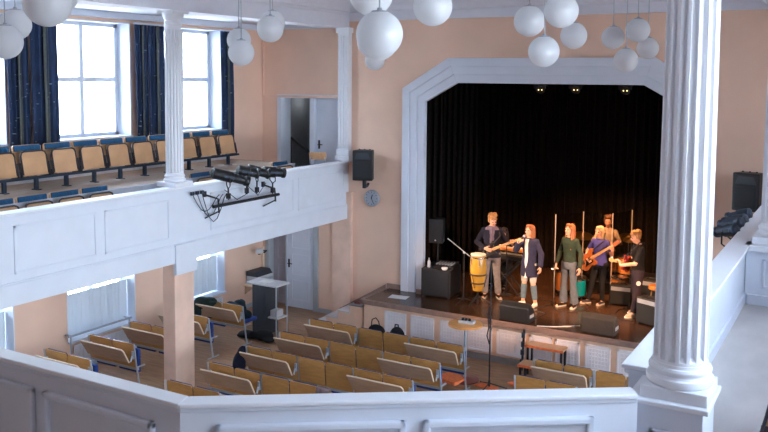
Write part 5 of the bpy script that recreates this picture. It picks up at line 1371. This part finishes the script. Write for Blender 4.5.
def cymbal(label, x, y, h, r, tilt, gz=.22):
    t = thing('cymbal_stand', label, 'cymbal', (x, y, STG + gz), 0, 'brass cymbals on stands')
    bm = BM(); tube(bm, (0, 0, .05), (0, 0, h), .011)
    for q in range(3): a = q * 2 * PI / 3; tube(bm, (0, 0, .25), (.24 * math.cos(a), .24 * math.sin(a), .01), .009)
    obj('stand', bm, chrome, t)
    bm = BM(); lathe(bm, [(r, -.012), (r * .5, .0), (r * .2, .01), (r * .17, .03), (.012, .045), (.012, .03), (r * .15, .022), (r * .5, -.006), (r * .99, -.016)], 36, M=Matrix.Translation((0, 0, h)) @ Matrix.Rotation(tilt, 4, 'X') @ Matrix.Rotation(tilt * .6, 4, 'Y')); obj('cymbal', bm, brass, t, smooth=True)
cymbal('brass cymbal high on the right of the drummer', -4.48, 18.62, .95, .22, .25)
cymbal('brass cymbal low on the right behind the boy with the guitar', -4.30, 18.10, .68, .20, .2, 0 if False else 0)
cymbal('brass cymbal at the left of the drummer', -5.50, 18.62, .90, .22, .25)
cymbal('hi-hat pair between the drummer and the blonde guitarist', -5.15, 18.55, .62, .17, .05)
for a, b, lab in (((-4.98, 18.10, STG + 1.0), (-4.75, 17.98 + .22, STG + 1.35), 'left'),):
    pass
# amplifiers
def amp(label, x, y, rz, w=.5, h=.5, z=STG):
    t = thing('guitar_amplifier', label, 'amplifier', (x, y, z), rz)
    bm = BM(); box(bm, -w / 2, w / 2, -.13, .13, .02, h); obj('cabinet', bm, blackplastic, t, bevel=.015)
    bm = BM(); box(bm, -w / 2 + .03, w / 2 - .03, -.142, -.128, .05, h - .13); obj('grille_cloth', bm, grillecloth, t)
    bm = BM(); box(bm, -w / 2 + .03, w / 2 - .03, -.138, -.128, h - .11, h - .03); obj('control_panel', bm, steel, t)
    bm = BM(); path(bm, [(-.1, 0, h), (-.08, 0, h + .03), (.08, 0, h + .03), (.1, 0, h)], .012); obj('handle', bm, blackplastic, t)
    for s in (-1, 1):
        bm = BM(); box(bm, s * w / 2 - (.05 if s > 0 else 0), s * w / 2 + (.05 if s < 0 else 0), -.1, .1, 0, .02); obj('foot', bm, darkedge, t)
amp('black guitar amplifier behind the boy with the guitar', -3.72, 17.55, -.15, .6, .55)
amp('small black amplifier left of the boy legs', -4.28, 17.32, .1, .45, .42)
amp('dark amplifier at the right edge of the stage beside the large column', -3.42, 16.15, -.4, .5, .52)
t = thing('side_stool', 'small stool with reddish cloth at the right edge of the stage', 'stool', (-3.42, 16.62, STG))
bm = BM(); lathe(bm, [(.15, .58), (.17, .60), (.17, .64), (.15, .66)], 20); obj('seat', bm, amber, t)
for q in range(4):
    a = q * PI / 2; bm = BM(); tube(bm, (.1 * math.cos(a), .1 * math.sin(a), .58), (.16 * math.cos(a), .16 * math.sin(a), 0), .012); obj('leg', bm, maple, t)
micstand('microphone stand near the right amplifier behind the boy', -4.05 and (-4.05, 17.25, STG), 1.5, 0, None, True, None, 'tripod')
# floor cables, sheet, setlist
def cable(label, pts, r=.008, m=blackplastic):
    P = [V(p) for p in pts]; sm = []
    for i in range(len(P) - 1):
        p0, p1, p2, p3 = P[max(i - 1, 0)], P[i], P[i + 1], P[min(i + 2, len(P) - 1)]
        for q in range(6):
            s = q / 6; sm.append(.5 * ((2 * p1) + (p2 - p0) * s + (2 * p0 - 5 * p1 + 4 * p2 - p3) * s * s + (3 * p1 - p0 - 3 * p2 + p3) * s ** 3))
    bm = BM(); path(bm, sm + [P[-1]], r, 6); tag(obj('stage_cable', bm, m, None, True), label, 'cable')
zc = STG + .008
cable('pale cable running diagonally across the stage front between the monitors', [(-4.55, 15.35, zc), (-4.95, 15.05, zc), (-5.25, 14.92, zc)], .009, lightgrey)
cable('dark cable from the left monitor towards the singer', [(-5.5, 15.3, zc), (-5.4, 15.8, zc), (-5.75, 16.0, zc), (-5.5, 16.6, zc), (-6.1, 17.0, zc)])
cable('dark cable curling around the woman in green', [(-5.6, 16.8, zc), (-5.3, 16.2, zc), (-4.9, 16.3, zc), (-4.8, 16.8, zc), (-5.2, 17.2, zc)])
cable('dark cable running to the boy with the guitar', [(-3.8, 17.3, zc), (-4.2, 16.9, zc), (-4.1, 16.3, zc), (-3.75, 16.2, zc)])
bm = BM(); box(bm, -.20, .20, -.13, .13, 0, .006, Matrix.Rotation(.15, 4, 'Z')); o = obj('paper_sheet', bm, paper); o.location = (-8.50, 15.40, STG); tag(o, 'white paper sheet lying on the empty left end of the stage', 'paper')
